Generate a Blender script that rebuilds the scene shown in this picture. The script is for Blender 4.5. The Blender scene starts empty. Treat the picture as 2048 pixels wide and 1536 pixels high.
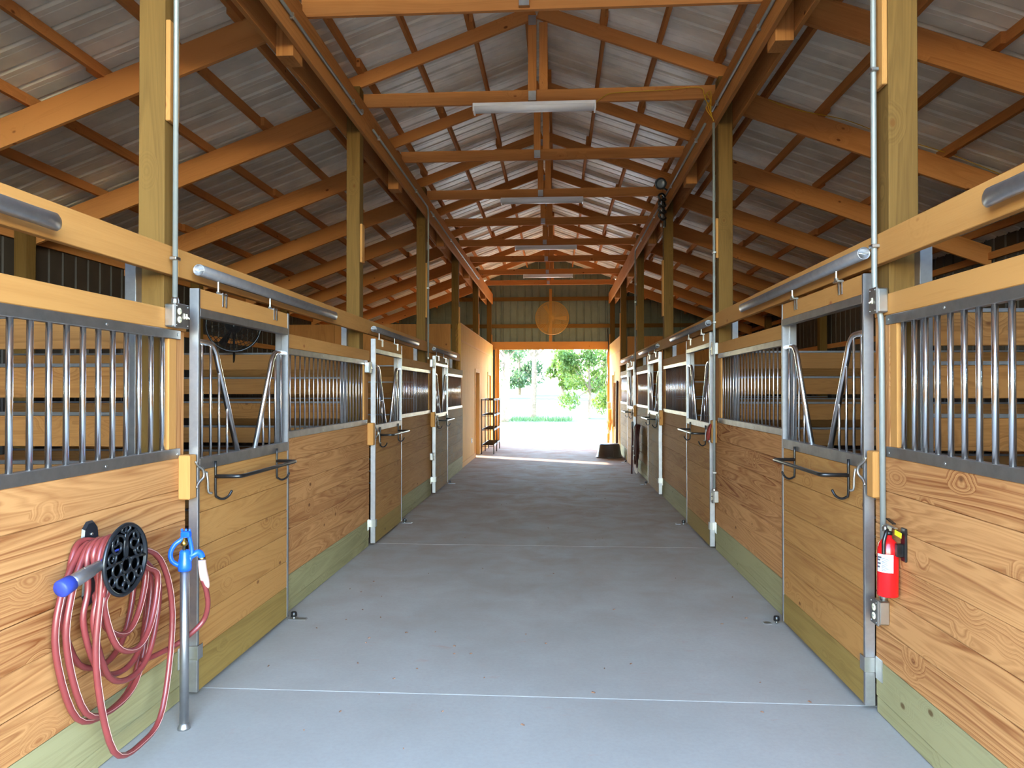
import bpy, bmesh, math, random
from mathutils import Vector, Matrix, Euler
random.seed(7)
S = bpy.context.scene
COL = S.collection
PI = math.pi

# ------------------------------------------------------------------ camera
cam = bpy.data.cameras.new('camera'); camo = bpy.data.objects.new('camera', cam); COL.objects.link(camo)
cam.sensor_width = 36.0; cam.lens = 1420.0/2048*36; cam.clip_start = 0.02; cam.clip_end = 600
camo.location = (0, 0, 1.62)
camo.rotation_euler = (PI/2 + 0.0092, 0.0, 0.064)
S.camera = camo

# ------------------------------------------------------------------ sky, sun, exposure
SUN_EL = math.radians(22); SUN_DIR = Vector((1.0, -0.5, 0)).normalized()*math.cos(SUN_EL) + Vector((0, 0, -math.sin(SUN_EL)))
W = bpy.data.worlds.new('world'); S.world = W; W.use_nodes = True
nt = W.node_tree; nt.nodes.clear()
sky = nt.nodes.new('ShaderNodeTexSky'); sky.sky_type = 'NISHITA'; sky.sun_disc = False
sky.sun_elevation = SUN_EL; sky.sun_rotation = math.atan2(-SUN_DIR.x, -SUN_DIR.y); sky.air_density = 1.0; sky.dust_density = 0.3; sky.ozone_density = 1.0
bg = nt.nodes.new('ShaderNodeBackground'); bg.inputs['Strength'].default_value = 1.1
wo = nt.nodes.new('ShaderNodeOutputWorld')
nt.links.new(sky.outputs[0], bg.inputs[0]); nt.links.new(bg.outputs[0], wo.inputs[0])
sl = bpy.data.lights.new('sun', 'SUN'); sl.energy = 7.0; sl.angle = math.radians(0.6); sl.color = (1.0, 0.92, 0.80)
so = bpy.data.objects.new('sun', sl); COL.objects.link(so); so.location = (-30, 30, 30)
so.rotation_euler = SUN_DIR.to_track_quat('-Z', 'Y').to_euler()
S.view_settings.view_transform = 'Standard'; S.view_settings.look = 'None'
S.view_settings.gamma = 1.0; S.view_settings.use_curve_mapping = False
S.view_settings.exposure = 2.62
S.cycles.max_bounces = 14; S.cycles.diffuse_bounces = 8; S.cycles.glossy_bounces = 4
S.cycles.sample_clamp_indirect = 8.0; S.cycles.use_denoising = True

# ------------------------------------------------------------------ materials
def lin(c):
    c /= 255.0
    return c/12.92 if c <= 0.04045 else ((c+0.055)/1.055)**2.4
def rgb(r, g, b): return (lin(r), lin(g), lin(b), 1)
class NB:
    def __init__(s, name):
        s.m = bpy.data.materials.new(name); s.m.use_nodes = True; s.t = s.m.node_tree; s.t.nodes.clear()
        s.out = s.n('ShaderNodeOutputMaterial'); s.p = s.n('ShaderNodeBsdfPrincipled'); s.l(s.p.outputs[0], s.out.inputs[0])
    def n(s, ty, **kw):
        x = s.t.nodes.new(ty)
        for k, v in kw.items(): setattr(x, k, v)
        return x
    def l(s, a, b): s.t.links.new(a, b)
    def math(s, op, a, b=None, c=None):
        x = s.n('ShaderNodeMath', operation=op)
        for i, v in enumerate((a, b, c)):
            if v is None: continue
            if isinstance(v, (int, float)): x.inputs[i].default_value = v
            else: s.l(v, x.inputs[i])
        return x.outputs[0]
    def mix(s, f, a, b, mode='MIX'):
        x = s.n('ShaderNodeMix', data_type='RGBA', blend_type=mode)
        for i, v in ((0, f), (6, a), (7, b)):
            if isinstance(v, (int, float, tuple)): x.inputs[i].default_value = v
            else: s.l(v, x.inputs[i])
        return x.outputs[2]
    def noise(s, vec, scale, detail=2, rough=0.5, dist=0.0):
        x = s.n('ShaderNodeTexNoise'); x.inputs['Scale'].default_value = scale; x.inputs['Detail'].default_value = detail
        x.inputs['Roughness'].default_value = rough; x.inputs['Distortion'].default_value = dist; s.l(vec, x.inputs['Vector']); return x.outputs[0]
    def maprange(s, v, a, b, c=0.0, d=1.0):
        x = s.n('ShaderNodeMapRange'); x.clamp = True
        s.l(v, x.inputs[0])
        for i, q in enumerate((a, b, c, d)): x.inputs[i+1].default_value = q
        return x.outputs[0]
    def scale(s, vec, sc):
        x = s.n('ShaderNodeVectorMath', operation='MULTIPLY'); s.l(vec, x.inputs[0]); x.inputs[1].default_value = sc; return x.outputs[0]
    def bump(s, h, strength, dist=0.002):
        x = s.n('ShaderNodeBump'); x.inputs['Strength'].default_value = strength; x.inputs['Distance'].default_value = dist
        s.l(h, x.inputs['Height']); s.l(x.outputs[0], s.p.inputs['Normal'])
def coords(b):
    tc = b.n('ShaderNodeTexCoord'); oi = b.n('ShaderNodeObjectInfo')
    cx = b.n('ShaderNodeCombineXYZ')
    b.l(b.math('MULTIPLY', oi.outputs['Random'], 37.0), cx.inputs[0]); b.l(b.math('MULTIPLY', oi.outputs['Random'], 91.0), cx.inputs[1])
    b.l(b.math('MULTIPLY', oi.outputs['Random'], 53.0), cx.inputs[2])
    add = b.n('ShaderNodeVectorMath', operation='ADD'); b.l(tc.outputs['Object'], add.inputs[0]); b.l(cx.outputs[0], add.inputs[1])
    return add.outputs[0], oi.outputs['Random'], tc.outputs['Object']
def wood(name, pale, dark, knot=(90, 50, 25), bands=9.0, contrast=0.75, knots=0.5, tint=0.25, rough=0.8, cross=5.5, stain=None):
    b = NB(name); v, rnd, ob = coords(b)
    # knots (sparse cells) warp the growth-ring field around them
    vo = b.n('ShaderNodeTexVoronoi'); vo.inputs['Scale'].default_value = 6.0; vo.inputs['Randomness'].default_value = 1.0
    b.l(b.scale(v, (0.62, 1.0, 1.0)), vo.inputs['Vector'])
    sep = b.n('ShaderNodeSeparateColor'); b.l(vo.outputs['Color'], sep.inputs[0])
    has = b.math('GREATER_THAN', sep.outputs[0], 1.0-knots)
    warp = b.math('MULTIPLY', b.maprange(vo.outputs['Distance'], 0.0, 0.42, 0.28, 0.0), has)
    n1 = b.noise(b.scale(v, (0.34, cross, cross)), 1.0, 2.0, 0.4, 0.15)
    sx = b.n('ShaderNodeSeparateXYZ'); b.l(v, sx.inputs[0])
    field = b.math('ADD', b.math('MULTIPLY', b.math('ADD', n1, warp), bands), b.math('MULTIPLY', b.math('ADD', sx.outputs[1], sx.outputs[2]), 9.0))
    ring = b.math('FRACT', field)
    late = b.math('POWER', ring, 1.8)
    late = b.math('MULTIPLY', late, b.maprange(ring, 0.86, 1.0, 1.0, 0.0))
    fib = b.noise(b.scale(v, (4.0, 150.0, 150.0)), 1.0, 3, 0.6)
    broad = b.noise(b.scale(v, (0.9, 5.0, 5.0)), 1.3, 2, 0.5)
    ring2 = b.math('FRACT', b.math('MULTIPLY', field, 2.63))
    late2 = b.math('MULTIPLY', b.math('POWER', ring2, 1.4), b.maprange(ring2, 0.7, 1.0, 1.0, 0.0))
    modn = b.maprange(b.noise(b.scale(v, (0.5, 3.0, 3.0)), 1.0, 1), 0.32, 0.66, 0.15, 1.0)
    late = b.math('ADD', b.math('MULTIPLY', b.math('MULTIPLY', late, modn), 0.72), b.math('MULTIPLY', late2, 0.42))
    f = b.math('MULTIPLY', late, contrast)
    f = b.math('ADD', f, b.math('MULTIPLY', b.math('SUBTRACT', fib, 0.5), 0.55))
    f = b.math('ADD', f, b.math('MULTIPLY', b.math('SUBTRACT', broad, 0.5), 0.7))
    f = b.math('ADD', f, b.math('MULTIPLY', b.math('SUBTRACT', rnd, 0.5), tint))
    c = b.n('ShaderNodeClamp'); b.l(f, c.inputs[0])
    col = b.mix(c.outputs[0], rgb(*pale), rgb(*dark))
    kk = b.math('MULTIPLY', b.maprange(b.math('ADD', vo.outputs['Distance'], b.math('MULTIPLY', fib, 0.03)), 0.07, 0.12, 1.0, 0.0), has)
    col = b.mix(b.math('MULTIPLY', kk, 0.85), col, rgb(*knot))
    if stain:
        st = b.maprange(b.noise(b.scale(v, (1.5, 2.5, 2.5)), 1.4, 4, 0.6), 0.5, 0.72)
        col = b.mix(b.math('MULTIPLY', st, 0.6), col, rgb(*stain))
    b.l(col, b.p.inputs['Base Color']); b.p.inputs['Roughness'].default_value = rough
    b.p.inputs['Specular IOR Level'].default_value = 0.1
    b.bump(b.math('ADD', b.math('MULTIPLY', ring, 0.5), fib), 0.25, 0.0012)
    return b.m
def metal(name, col, rough=0.35, met=1.0, var=0.25, scale=14, bump=0.0):
    b = NB(name); v, rnd, ob = coords(b)
    n = b.noise(v, scale, 4, 0.6)
    dk = tuple(x*0.72 for x in rgb(*col)[:3])+(1,)
    b.l(b.mix(b.math('MULTIPLY', b.maprange(n, 0.35, 0.7), var*3 if var < .33 else 1.0), rgb(*col), dk), b.p.inputs['Base Color'])
    b.l(b.math('ADD', rough-0.08, b.math('MULTIPLY', n, 0.2)), b.p.inputs['Roughness'])
    b.p.inputs['Metallic'].default_value = met
    if bump: b.bump(n, bump, 0.002)
    return b.m
def plain(name, col, rough=0.5, var=0.12, scale=20, spec=0.4, bump=0.0, met=0.0):
    b = NB(name); v, rnd, ob = coords(b)
    n = b.noise(v, scale, 3, 0.55)
    dk = tuple(x*(1-var*2) for x in rgb(*col)[:3])+(1,)
    b.l(b.mix(b.maprange(n, 0.3, 0.75), rgb(*col), dk), b.p.inputs['Base Color'])
    b.p.inputs['Roughness'].default_value = rough; b.p.inputs['Specular IOR Level'].default_value = spec; b.p.inputs['Metallic'].default_value = met
    if bump: b.bump(n, bump, 0.004)
    return b.m

M = {}
M['plank'] = wood('pine_plank', (184, 131, 82), (116, 61, 27), bands=15, contrast=1.25, knots=0.4)
M['door_plank'] = wood('pine_door_plank', (168, 120, 68), (116, 68, 30), bands=14, contrast=0.8, knots=0.45, tint=0.35)
M['grey_plank'] = wood('weathered_plank', (138, 106, 66), (86, 58, 32), bands=9, contrast=0.55, knots=0.65, tint=0.3, stain=(122, 106, 84))
M['treated'] = wood('treated_board', (148, 138, 100), (106, 96, 62), knot=(84, 58, 30), bands=9, contrast=0.6, knots=0.45, tint=0.3)
M['treated_door'] = wood('treated_door_board', (142, 114, 62), (102, 76, 36), knot=(70, 44, 24), bands=9, contrast=0.6, knots=0.45, tint=0.2)
M['spruce'] = wood('clean_spruce', (178, 126, 70), (146, 92, 44), knot=(132, 72, 38), bands=5, contrast=0.35, knots=0.6, tint=0.25, cross=4)
M['post'] = wood('treated_post', (114, 84, 42), (76, 52, 24), knot=(98, 62, 28), bands=8, contrast=0.7, knots=0.35, tint=0.2)
M['framing'] = wood('framing_lumber', (194, 128, 72), (146, 88, 44), knot=(96, 48, 22), bands=6, contrast=0.5, knots=0.45, tint=0.5, cross=5)
M['header'] = wood('header_lumber', (182, 122, 68), (134, 82, 40), knot=(96, 48, 22), bands=8, contrast=0.6, knots=0.3, tint=0.3)
M['ply'] = wood('plywood_face', (200, 150, 76), (166, 114, 50), knot=(170, 110, 56), bands=5, contrast=0.4, knots=0.2, tint=0.15, cross=3)
M['partition'] = wood('partition_board', (148, 100, 54), (100, 58, 24), bands=13, contrast=0.8, knots=0.4, tint=0.3)
M['trimwood'] = wood('casing_wood', (198, 148, 86), (170, 118, 60), bands=6, contrast=0.4, knots=0.15, tint=0.15)
M['galv'] = metal('galvanised_steel', (172, 170, 172), 0.38, 0.95, 0.2, 16)
M['galv_dark'] = metal('galvanised_channel', (150, 144, 140), 0.42, 0.9, 0.25, 10)
M['bar'] = metal('galvanised_bar', (246, 246, 248), 0.2, 1.0, 0.02, 6)
M['zinc'] = metal('zinc_hardware', (200, 200, 198), 0.3, 1.0, 0.1, 30)
M['conduit'] = metal('grey_conduit', (140, 140, 134), 0.5, 0.3, 0.08, 20)
M['black'] = plain('black_enamel', (26, 24, 24), 0.28, 0.1, 20, 0.5)
M['iron'] = plain('black_cast_iron', (24, 26, 30), 0.3, 0.1, 40, 0.5)
M['roof'] = plain('roof_sheet_underside', (238, 228, 208), 0.5, 0.14, 3.0, 0.4)
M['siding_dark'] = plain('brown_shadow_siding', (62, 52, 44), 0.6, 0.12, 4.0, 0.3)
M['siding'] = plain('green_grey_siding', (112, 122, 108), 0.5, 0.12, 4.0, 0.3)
M['rubber'] = plain('black_rubber', (58, 48, 42), 0.38, 0.15, 9, 0.45)
M['red'] = plain('red_paint', (206, 22, 24), 0.22, 0.02, 10, 0.5)
M['white'] = plain('white_paper', (200, 202, 208), 0.5, 0.02, 10, 0.3)
M['ink'] = plain('printed_ink', (70, 72, 80), 0.6, 0.02, 10, 0.3)
M['yellow'] = plain('yellow_plastic', (232, 216, 40), 0.4, 0.03, 10, 0.4)
M['wire'] = plain('yellow_cable', (196, 150, 24), 0.4, 0.05, 10, 0.4)
M['blue'] = plain('blue_enamel', (28, 92, 206), 0.3, 0.08, 30, 0.5)
M['navy'] = plain('blue_rubber', (44, 58, 140), 0.5, 0.08, 30, 0.4)
M['brass'] = metal('brass', (190, 150, 70), 0.3, 1.0, 0.1, 30)
M['hose'] = plain('dull_red_hose', (122, 50, 48), 0.34, 0.1, 12, 0.5)
M['hose_stripe'] = plain('pale_hose_stripe', (190, 142, 132), 0.4, 0.05, 12, 0.4)
M['cream'] = plain('cream_receptacle', (232, 224, 190), 0.35, 0.02, 10, 0.4)
M['pale_rubber'] = plain('pale_rubber_sleeve', (206, 166, 152), 0.45, 0.06, 14, 0.4)
M['fixture'] = plain('white_fixture', (240, 240, 242), 0.35, 0.03, 6, 0.5)
M['redleather'] = plain('dark_red_leather', (120, 40, 30), 0.5, 0.1, 20, 0.3)
M['leather'] = plain('brown_leather', (66, 30, 24), 0.4, 0.2, 24, 0.4)
M['tan'] = plain('tan_webbing', (198, 150, 96), 0.7, 0.15, 30, 0.2)
M['grey_web'] = plain('grey_webbing', (160, 156, 146), 0.7, 0.15, 30, 0.2)
M['rope'] = plain('pink_white_rope', (226, 206, 196), 0.7, 0.15, 60, 0.2)
M['guard'] = metal('tan_wire_guard', (176, 138, 70), 0.5, 0.0, 0.1, 20)
M['shelfwire'] = metal('dark_wire', (84, 72, 60), 0.4, 0.8, 0.1, 20)
M['earth'] = plain('stall_bedding', (112, 84, 60), 0.9, 0.2, 18, 0.1, 0.4)
M['gravel'] = plain('pale_gravel', (206, 198, 184), 0.95, 0.12, 30, 0.1, 0.5)
M['grass'] = plain('grass', (74, 100, 64), 0.9, 0.2, 2.0, 0.1)
M['dirt'] = plain('packed_dirt', (118, 104, 90), 0.95, 0.2, 4.0, 0.1)
M['chips'] = plain('wood_chip', (150, 108, 84), 0.9, 0.3, 60, 0.1)
M['bark'] = plain('bark', (120, 104, 88), 0.9, 0.25, 8, 0.1, 0.5)
M['lens'] = plain('grey_lamp_lens', (110, 120, 124), 0.15, 0.05, 10, 0.5)
def leafmat(name, c1, c2):
    b = NB(name); v, rnd, ob = coords(b)
    n = b.noise(v, 1.1, 2)
    col = b.mix(b.maprange(n, 0.35, 0.65), rgb(*c1), rgb(*c2))
    b.l(col, b.p.inputs['Base Color']); b.p.inputs['Roughness'].default_value = 0.55
    tr = b.n('ShaderNodeBsdfTranslucent'); b.l(col, tr.inputs[0])
    mx = b.n('ShaderNodeMixShader'); mx.inputs[0].default_value = 0.5
    b.l(b.p.outputs[0], mx.inputs[1]); b.l(tr.outputs[0], mx.inputs[2]); b.l(mx.outputs[0], b.out.inputs[0])
    return b.m
M['leaf_yellow'] = leafmat('yellow_green_leaves', (92, 108, 40), (66, 92, 38))
M['leaf_green'] = leafmat('green_leaves', (84, 104, 66), (62, 84, 54))
def concrete():
    b = NB('concrete_floor'); tc = b.n('ShaderNodeTexCoord'); g = b.n('ShaderNodeNewGeometry')
    v = g.outputs['Position']
    n1 = b.noise(v, 0.8, 5, 0.6); n2 = b.noise(v, 45, 3, 0.7); n3 = b.noise(v, 2.3, 5, 0.65, 0.4)
    col = b.mix(b.maprange(n1, 0.3, 0.7), rgb(178, 173, 164), rgb(162, 157, 148))
    col = b.mix(b.math('MULTIPLY', b.maprange(n2, 0.4, 0.75), 0.2), col, rgb(140, 130, 124))
    sx = b.n('ShaderNodeSeparateXYZ'); b.l(v, sx.inputs[0])
    # red clay tracked in from the far doorway
    far = b.maprange(sx.outputs[1], 2.0, 10.0, 0.0, 1.0)
    clay = b.math('MULTIPLY', b.math('ADD', 0.6, b.math('MULTIPLY', b.maprange(n3, 0.35, 0.7), 0.4)), far)
    col = b.mix(b.math('MULTIPLY', clay, 0.85), col, rgb(138, 100, 70))
    spots = b.maprange(b.noise(b.scale(v, (1.0, 2.2, 1.0)), 3.1, 6, 0.7, 0.3), 0.63, 0.74)
    col = b.mix(b.math('MULTIPLY', spots, 0.35), col, rgb(176, 122, 98))
    b.l(col, b.p.inputs['Base Color']); b.l(b.maprange(n3, 0.3, 0.7, 0.7, 0.9), b.p.inputs['Roughness'])
    b.p.inputs['Specular IOR Level'].default_value = 0.12
    b.bump(b.math('ADD', n2, n3), 0.12, 0.003)
    return b.m
M['concrete'] = concrete()

# ------------------------------------------------------------------ object helpers
WM = {}
def base(parent): return WM.get(parent.name, Matrix.Identity(4)) if parent else Matrix.Identity(4)
def link(name, me, mat, parent=None, Mx=None):
    o = bpy.data.objects.new(name, me); COL.objects.link(o)
    if mat is not None and me is not None and not me.materials: me.materials.append(M[mat])
    Mx = Mx if Mx is not None else Matrix.Identity(4)
    if parent:
        o.parent = parent; o.matrix_local = base(parent).inverted() @ Mx
    else: o.matrix_local = Mx
    WM[o.name] = Mx.copy()
    return o
def tag(o, label=None, cat=None, group=None, kind=None):
    if label: o['label'] = label
    if cat: o['category'] = cat
    if group: o['group'] = group
    if kind: o['kind'] = kind
    return o
def thing(name, loc, label, cat, group=None):
    return tag(link(name, None, None, None, Matrix.Translation(loc)), label, cat, group)
def structure(name, loc=(0, 0, 0)):
    return tag(link(name, None, None, None, Matrix.Translation(loc)), kind='structure')
MC = {}
def box_mesh(dx, dy, dz, mat, ch=0.002):
    k = ('b', round(dx, 3), round(dy, 3), round(dz, 3), mat, ch)
    if k in MC: return MC[k]
    bm = bmesh.new(); bmesh.ops.create_cube(bm, size=1.0)
    bmesh.ops.scale(bm, vec=(dx, dy, dz), verts=bm.verts)
    if ch: bmesh.ops.bevel(bm, geom=list(bm.edges), offset=min(ch, min(dx, dy, dz)*0.3), segments=1, affect='EDGES', profile=0.5)
    me = bpy.data.meshes.new('box'); bm.to_mesh(me); bm.free(); me.materials.append(M[mat]); MC[k] = me
    return me
def axes(p0, p1, up):
    x = (Vector(p1)-Vector(p0)); L = x.length; x.normalize()
    z = Vector(up); z = (z - x*z.dot(x)).normalized(); y = z.cross(x)
    R = Matrix((x, y, z)).transposed().to_4x4()
    return R, L
def timber(name, p0, p1, t, w, mat, parent=None, up=(0, 0, 1), ch=0.002):
    """board from p0 to p1 (centre line); w along 'up', t across"""
    R, L = axes(p0, p1, up)
    return link(name, box_mesh(L, t, w, mat, ch), mat, parent, Matrix.Translation((Vector(p0)+Vector(p1))/2) @ R)
def boxo(name, lo, hi, mat, parent=None, ch=0.002):
    lo = Vector(lo); hi = Vector(hi); lo, hi = Vector(map(min, lo, hi)), Vector(map(max, lo, hi)); d = hi-lo
    # long axis becomes local x so the grain runs along it
    i = max(range(3), key=lambda a: d[a])
    R = [Matrix.Identity(4), Matrix.Rotation(PI/2, 4, 'Z'), Matrix.Rotation(-PI/2, 4, 'Y')][i]
    dd = [(d.x, d.y, d.z), (d.y, d.x, d.z), (d.z, d.y, d.x)][i]
    return link(name, box_mesh(*dd, mat, ch), mat, parent, Matrix.Translation((lo+hi)/2) @ R)
def mesh_obj(name, verts, faces, mat, parent=None, Mx=None, smooth=False):
    me = bpy.data.meshes.new(name); me.from_pydata([tuple(v) for v in verts], [], faces); me.update()
    if smooth: me.polygons.foreach_set('use_smooth', [True]*len(me.polygons))
    bm = bmesh.new(); bm.from_mesh(me); bmesh.ops.recalc_face_normals(bm, faces=bm.faces); bm.to_mesh(me); bm.free()
    return link(name, me, mat, parent, Mx)
def sweep_geo(pts, r, n=10, closed=False, flat=None):
    P = [Vector(p) for p in pts]; m = len(P); V = []; F = []
    T = []
    for i in range(m):
        if closed: d = P[(i+1) % m]-P[i-1]
        else: d = P[min(i+1, m-1)]-P[max(i-1, 0)]
        T.append(d.normalized())
    ref = Vector((0, 0, 1)) if abs(T[0].z) < 0.9 else Vector((1, 0, 0))
    u = (ref - T[0]*ref.dot(T[0])).normalized()
    for i in range(m):
        u = (u - T[i]*u.dot(T[i])).normalized(); w = T[i].cross(u)
        rr = r[i] if isinstance(r, (list, tuple)) else r
        for k in range(n):
            a = 2*PI*k/n; V.append(P[i] + u*(math.cos(a)*rr) + w*(math.sin(a)*rr*(flat or 1)))
    for i in range(m if closed else m-1):
        j = (i+1) % m
        for k in range(n): F.append((i*n+k, i*n+(k+1) % n, j*n+(k+1) % n, j*n+k))
    if not closed: F.append(tuple(range(n-1, -1, -1))); F.append(tuple((m-1)*n+k for k in range(n)))
    return V, F
def joined(parts):
    V = []; F = []
    for v, f in parts:
        o = len(V); V += list(v); F += [tuple(i+o for i in q) for q in f]
    return V, F
def tube(name, pts, r, mat, parent=None, n=10, closed=False, flat=None):
    o0 = Vector(pts[0]); V, F = sweep_geo([Vector(p)-o0 for p in pts], r, n, closed, flat)
    return mesh_obj(name, V, F, mat, parent, Matrix.Translation(o0), True)
def tubes(name, paths, r, mat, parent=None, n=8):
    o0 = Vector(paths[0][0]); V, F = joined([sweep_geo([Vector(p)-o0 for p in pts], r, n) for pts in paths])
    return mesh_obj(name, V, F, mat, parent, Matrix.Translation(o0), True)
def bar(name, p0, p1, r, mat, parent=None, n=10):
    R, L = axes(p0, p1, (0, 1, 0) if abs((Vector(p1)-Vector(p0)).normalized().y) < .9 else (1, 0, 0))
    k = ('c', round(L, 3), round(r, 4), mat, n)
    if k not in MC:
        V, F = sweep_geo([(0, 0, 0), (L, 0, 0)], r, n); me = bpy.data.meshes.new('bar'); me.from_pydata([tuple(v) for v in V], [], F); me.update()
        for p in me.polygons: p.use_smooth = len(p.vertices) == 4
        me.materials.append(M[mat]); MC[k] = me
    return link(name, MC[k], mat, parent, Matrix.Translation(p0) @ R)
def lathe(name, prof, mat, parent=None, Mx=None, n=28):
    V = []; F = []
    for r, z in prof:
        for k in range(n): a = 2*PI*k/n; V.append((r*math.cos(a), r*math.sin(a), z))
    m = len(prof)
    for i in range(m-1):
        for k in range(n): F.append((i*n+k, i*n+(k+1) % n, (i+1)*n+(k+1) % n, (i+1)*n+k))
    if prof[0][0] > 1e-4: F.append(tuple(range(n)))
    if prof[-1][0] > 1e-4: F.append(tuple((m-1)*n+k for k in range(n)))
    return mesh_obj(name, V, F, mat, parent, Mx, True)
def smooth_path(pts, n=6, closed=False):
    P = [Vector(p) for p in pts]; out = []; m = len(P)
    rng = range(m if closed else m-1)
    for i in rng:
        if closed: a, b_, c, d = P[i-1], P[i], P[(i+1) % m], P[(i+2) % m]
        else: a, b_, c, d = P[max(i-1, 0)], P[i], P[i+1], P[min(i+2, m-1)]
        for j in range(n):
            t = j/n; t2 = t*t; t3 = t2*t
            out.append(0.5*((2*b_)+(c-a)*t+(2*a-5*b_+4*c-d)*t2+(3*b_-a-3*c+d)*t3))
    if not closed: out.append(P[-1])
    return out

# ------------------------------------------------------------------ dimensions
D = 3.6576; PW = 0.1397; Y1 = 3.565
PY = [Y1+D*k for k in range(-1, 6)]          # near faces of the posts; PY[1] is the first one in view
XC = -0.215
PF = {'L': -2.044, 'R': 1.614}               # aisle faces of the posts
SG = {'L': 1, 'R': -1}
DB = {'L': 0.085, 'R': 0.012}                # board face in front of post face
DD = {'L': 0.149, 'R': 0.064}                # door face
DT = {'L': 0.114, 'R': 0.088}                # track centre
ZO = {'L': 0.0, 'R': 0.035}
XO = {'L': -5.85, 'R': 5.42}                 # outer walls
YEND = 22.0; YNEAR = -0.3
NST = {'L': 4, 'R': 5}                       # last stall bay number
ROW = {'L': PY[4], 'R': PY[5]}               # where the stall fronts end
ORD = ['near the camera end', 'nearest', 'second', 'third', 'fourth', 'fifth', 'sixth']
def PX(s, d): return PF[s] + SG[s]*d
SIDE = {'L': 'left', 'R': 'right'}

# ------------------------------------------------------------------ ground and floor
g = tag(mesh_obj('ground', [(-220, 21.9, -.06), (220, 21.9, -.06), (220, 36, -.06), (-220, 36, -.06)], [(0, 1, 2, 3)], 'gravel'), kind='structure')
tag(mesh_obj('ground', [(-220, -220, -.06), (220, -220, -.06), (220, 21.9, -.06), (-220, 21.9, -.06)], [(0, 1, 2, 3)], 'dirt'), kind='structure')
def lawn():
    V = []; F = []; nx = 40; ny = 30
    for j in range(ny+1):
        for i in range(nx+1):
            x = -150+300*i/nx; y = 36+(j/ny)**1.5*200
            z = -.055 + max(0, y-44)*0.022 + (0.6*math.sin(x*.05+1)+.4*math.sin(y*.07))*min(1, max(0, (y-44)/40))
            V.append((x, y, z))
    for j in range(ny):
        for i in range(nx): a = j*(nx+1)+i; F.append((a, a+1, a+nx+2, a+nx+1))
    return V, F
V, F = lawn(); tag(mesh_obj('lawn', V, F, 'grass', None, None, True), kind='structure')
fl = tag(boxo('floor', (XO['L'], YNEAR, -.06), (XO['R'], YEND+.1, -.008), 'earth', None, 0), kind='structure')
js = [YNEAR, 0.12, 3.77] + [3.77+3.66*k for k in range(1, 5)] + [YEND+.1]
for a, b_ in zip(js, js[1:]):
    boxo('concrete_slab', (-2.19, a+.0025, -.05), (1.76, b_-.0025, 0.0), 'concrete', fl, .003)

V = []; F = []
for _ in range(70):
    x = random.uniform(-1.7, 1.4); y = random.choice((random.uniform(2.6, 6.5), random.uniform(3, 15))); a = random.uniform(0, 6.3); L_ = random.uniform(.004, .012); w = L_*random.uniform(.25, .6); o = len(V)
    for u, v, z in ((-1, -1, .0005), (1, -1, .0005), (1, 1, .0005), (-1, 1, .0005), (-.6, -.6, .004), (.6, -.6, .006), (.6, .6, .005), (-.6, .6, .004)):
        V.append((x+u*L_*math.cos(a)-v*w*math.sin(a), y+u*L_*math.sin(a)+v*w*math.cos(a), z))
    F += [(o+4, o+5, o+6, o+7)]+[(o+i, o+(i+1) % 4, o+4+(i+1) % 4, o+4+i) for i in range(4)]
tag(mesh_obj('wood_chips', V, F, 'chips'), 'tiny brown wood chips and crumbs scattered over the concrete aisle', 'debris', None, 'stuff')

# ------------------------------------------------------------------ roof
SL = 0.366; APEX = 5.55
def rz_c(o): return APEX - SL*o                       # underside of aisle rafters
def rz_s(o): return 4.43 - SL*(o-2.19)                # underside of side rafters
CT = 0.149+0.095; STK = 0.25+0.095
OMAX = 5.75
ce = structure('ceiling')
def rib_sheet(key, o0, z0, o1, z1, mat, wid=0.9144):
    """ribbed metal sheet, ribs run from (o0,z0) to (o1,z1) in xz, width along y"""
    if key in MC: return MC[key]
    prof = []
    for k in range(4):
        y = k*wid/4
        prof += [(y, 0), (y+.085, 0), (y+.100, .030), (y+.120, .030), (y+.135, 0), (y+.18, .0), (y+.184, .005), (y+.19, 0)]
    prof.append((wid, 0))
    V = [(o0, y, z0+h) for y, h in prof] + [(o1, y, z1+h) for y, h in prof]; n = len(prof)
    F = [(i, i+1, n+i+1, n+i) for i in range(n-1)]
    me = bpy.data.meshes.new('sheet'); me.from_pydata(V, [], F); me.update(); me.materials.append(M[mat]); MC[key] = me
    return me
ns = 25
for s in 'LR':
    sg = -1 if s == 'L' else 1
    mc = rib_sheet('roofc'+s, sg*-0.0, rz_c(0)+CT, sg*2.26, rz_c(2.26)+CT, 'roof')
    ms = rib_sheet('roofs'+s, sg*1.98, rz_s(1.98)+STK, sg*(OMAX+.35), rz_s(OMAX+.35)+STK, 'roof')
    for k in range(ns):
        T = Matrix.Translation((XC, YNEAR-.3+k*.9144, 0))
        link('roof_sheet', mc, 'roof', ce, T); link('roof_sheet', ms, 'roof', ce, T)
    x = XC+sg*2.12
    boxo('closure_board', (x-.012, YNEAR-.2, rz_s(2.12)+.2), (x+.012, YEND+.3, rz_c(2.12)+CT+.005), 'framing', ce)
    for i, o in enumerate([0.10, 0.70, 1.30, 1.885, 2.37, 2.91, 3.53, 4.13, 4.76, 5.38]):
        z = (rz_c(o)+.149 if o < 2 else rz_s(o)+.25)+.046
        for k in range(-1, 6):
            y0 = 5.575+D*k-1.8288*(i % 2)-.12; y1 = y0+D+.24
            y0 = max(y0, YNEAR-.25); y1 = min(y1, YEND+.2)
            if y1-y0 < .3: continue
            xo = XC+sg*o+(.019 if k % 2 else -.019)
            timber('purlin', (xo, y0, z), (xo, y1, z), .038, .089, 'framing', ce, (0.0, 0, 1), 0)
TY = [5.575+1.8288*k for k in range(-3, 10)]
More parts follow.
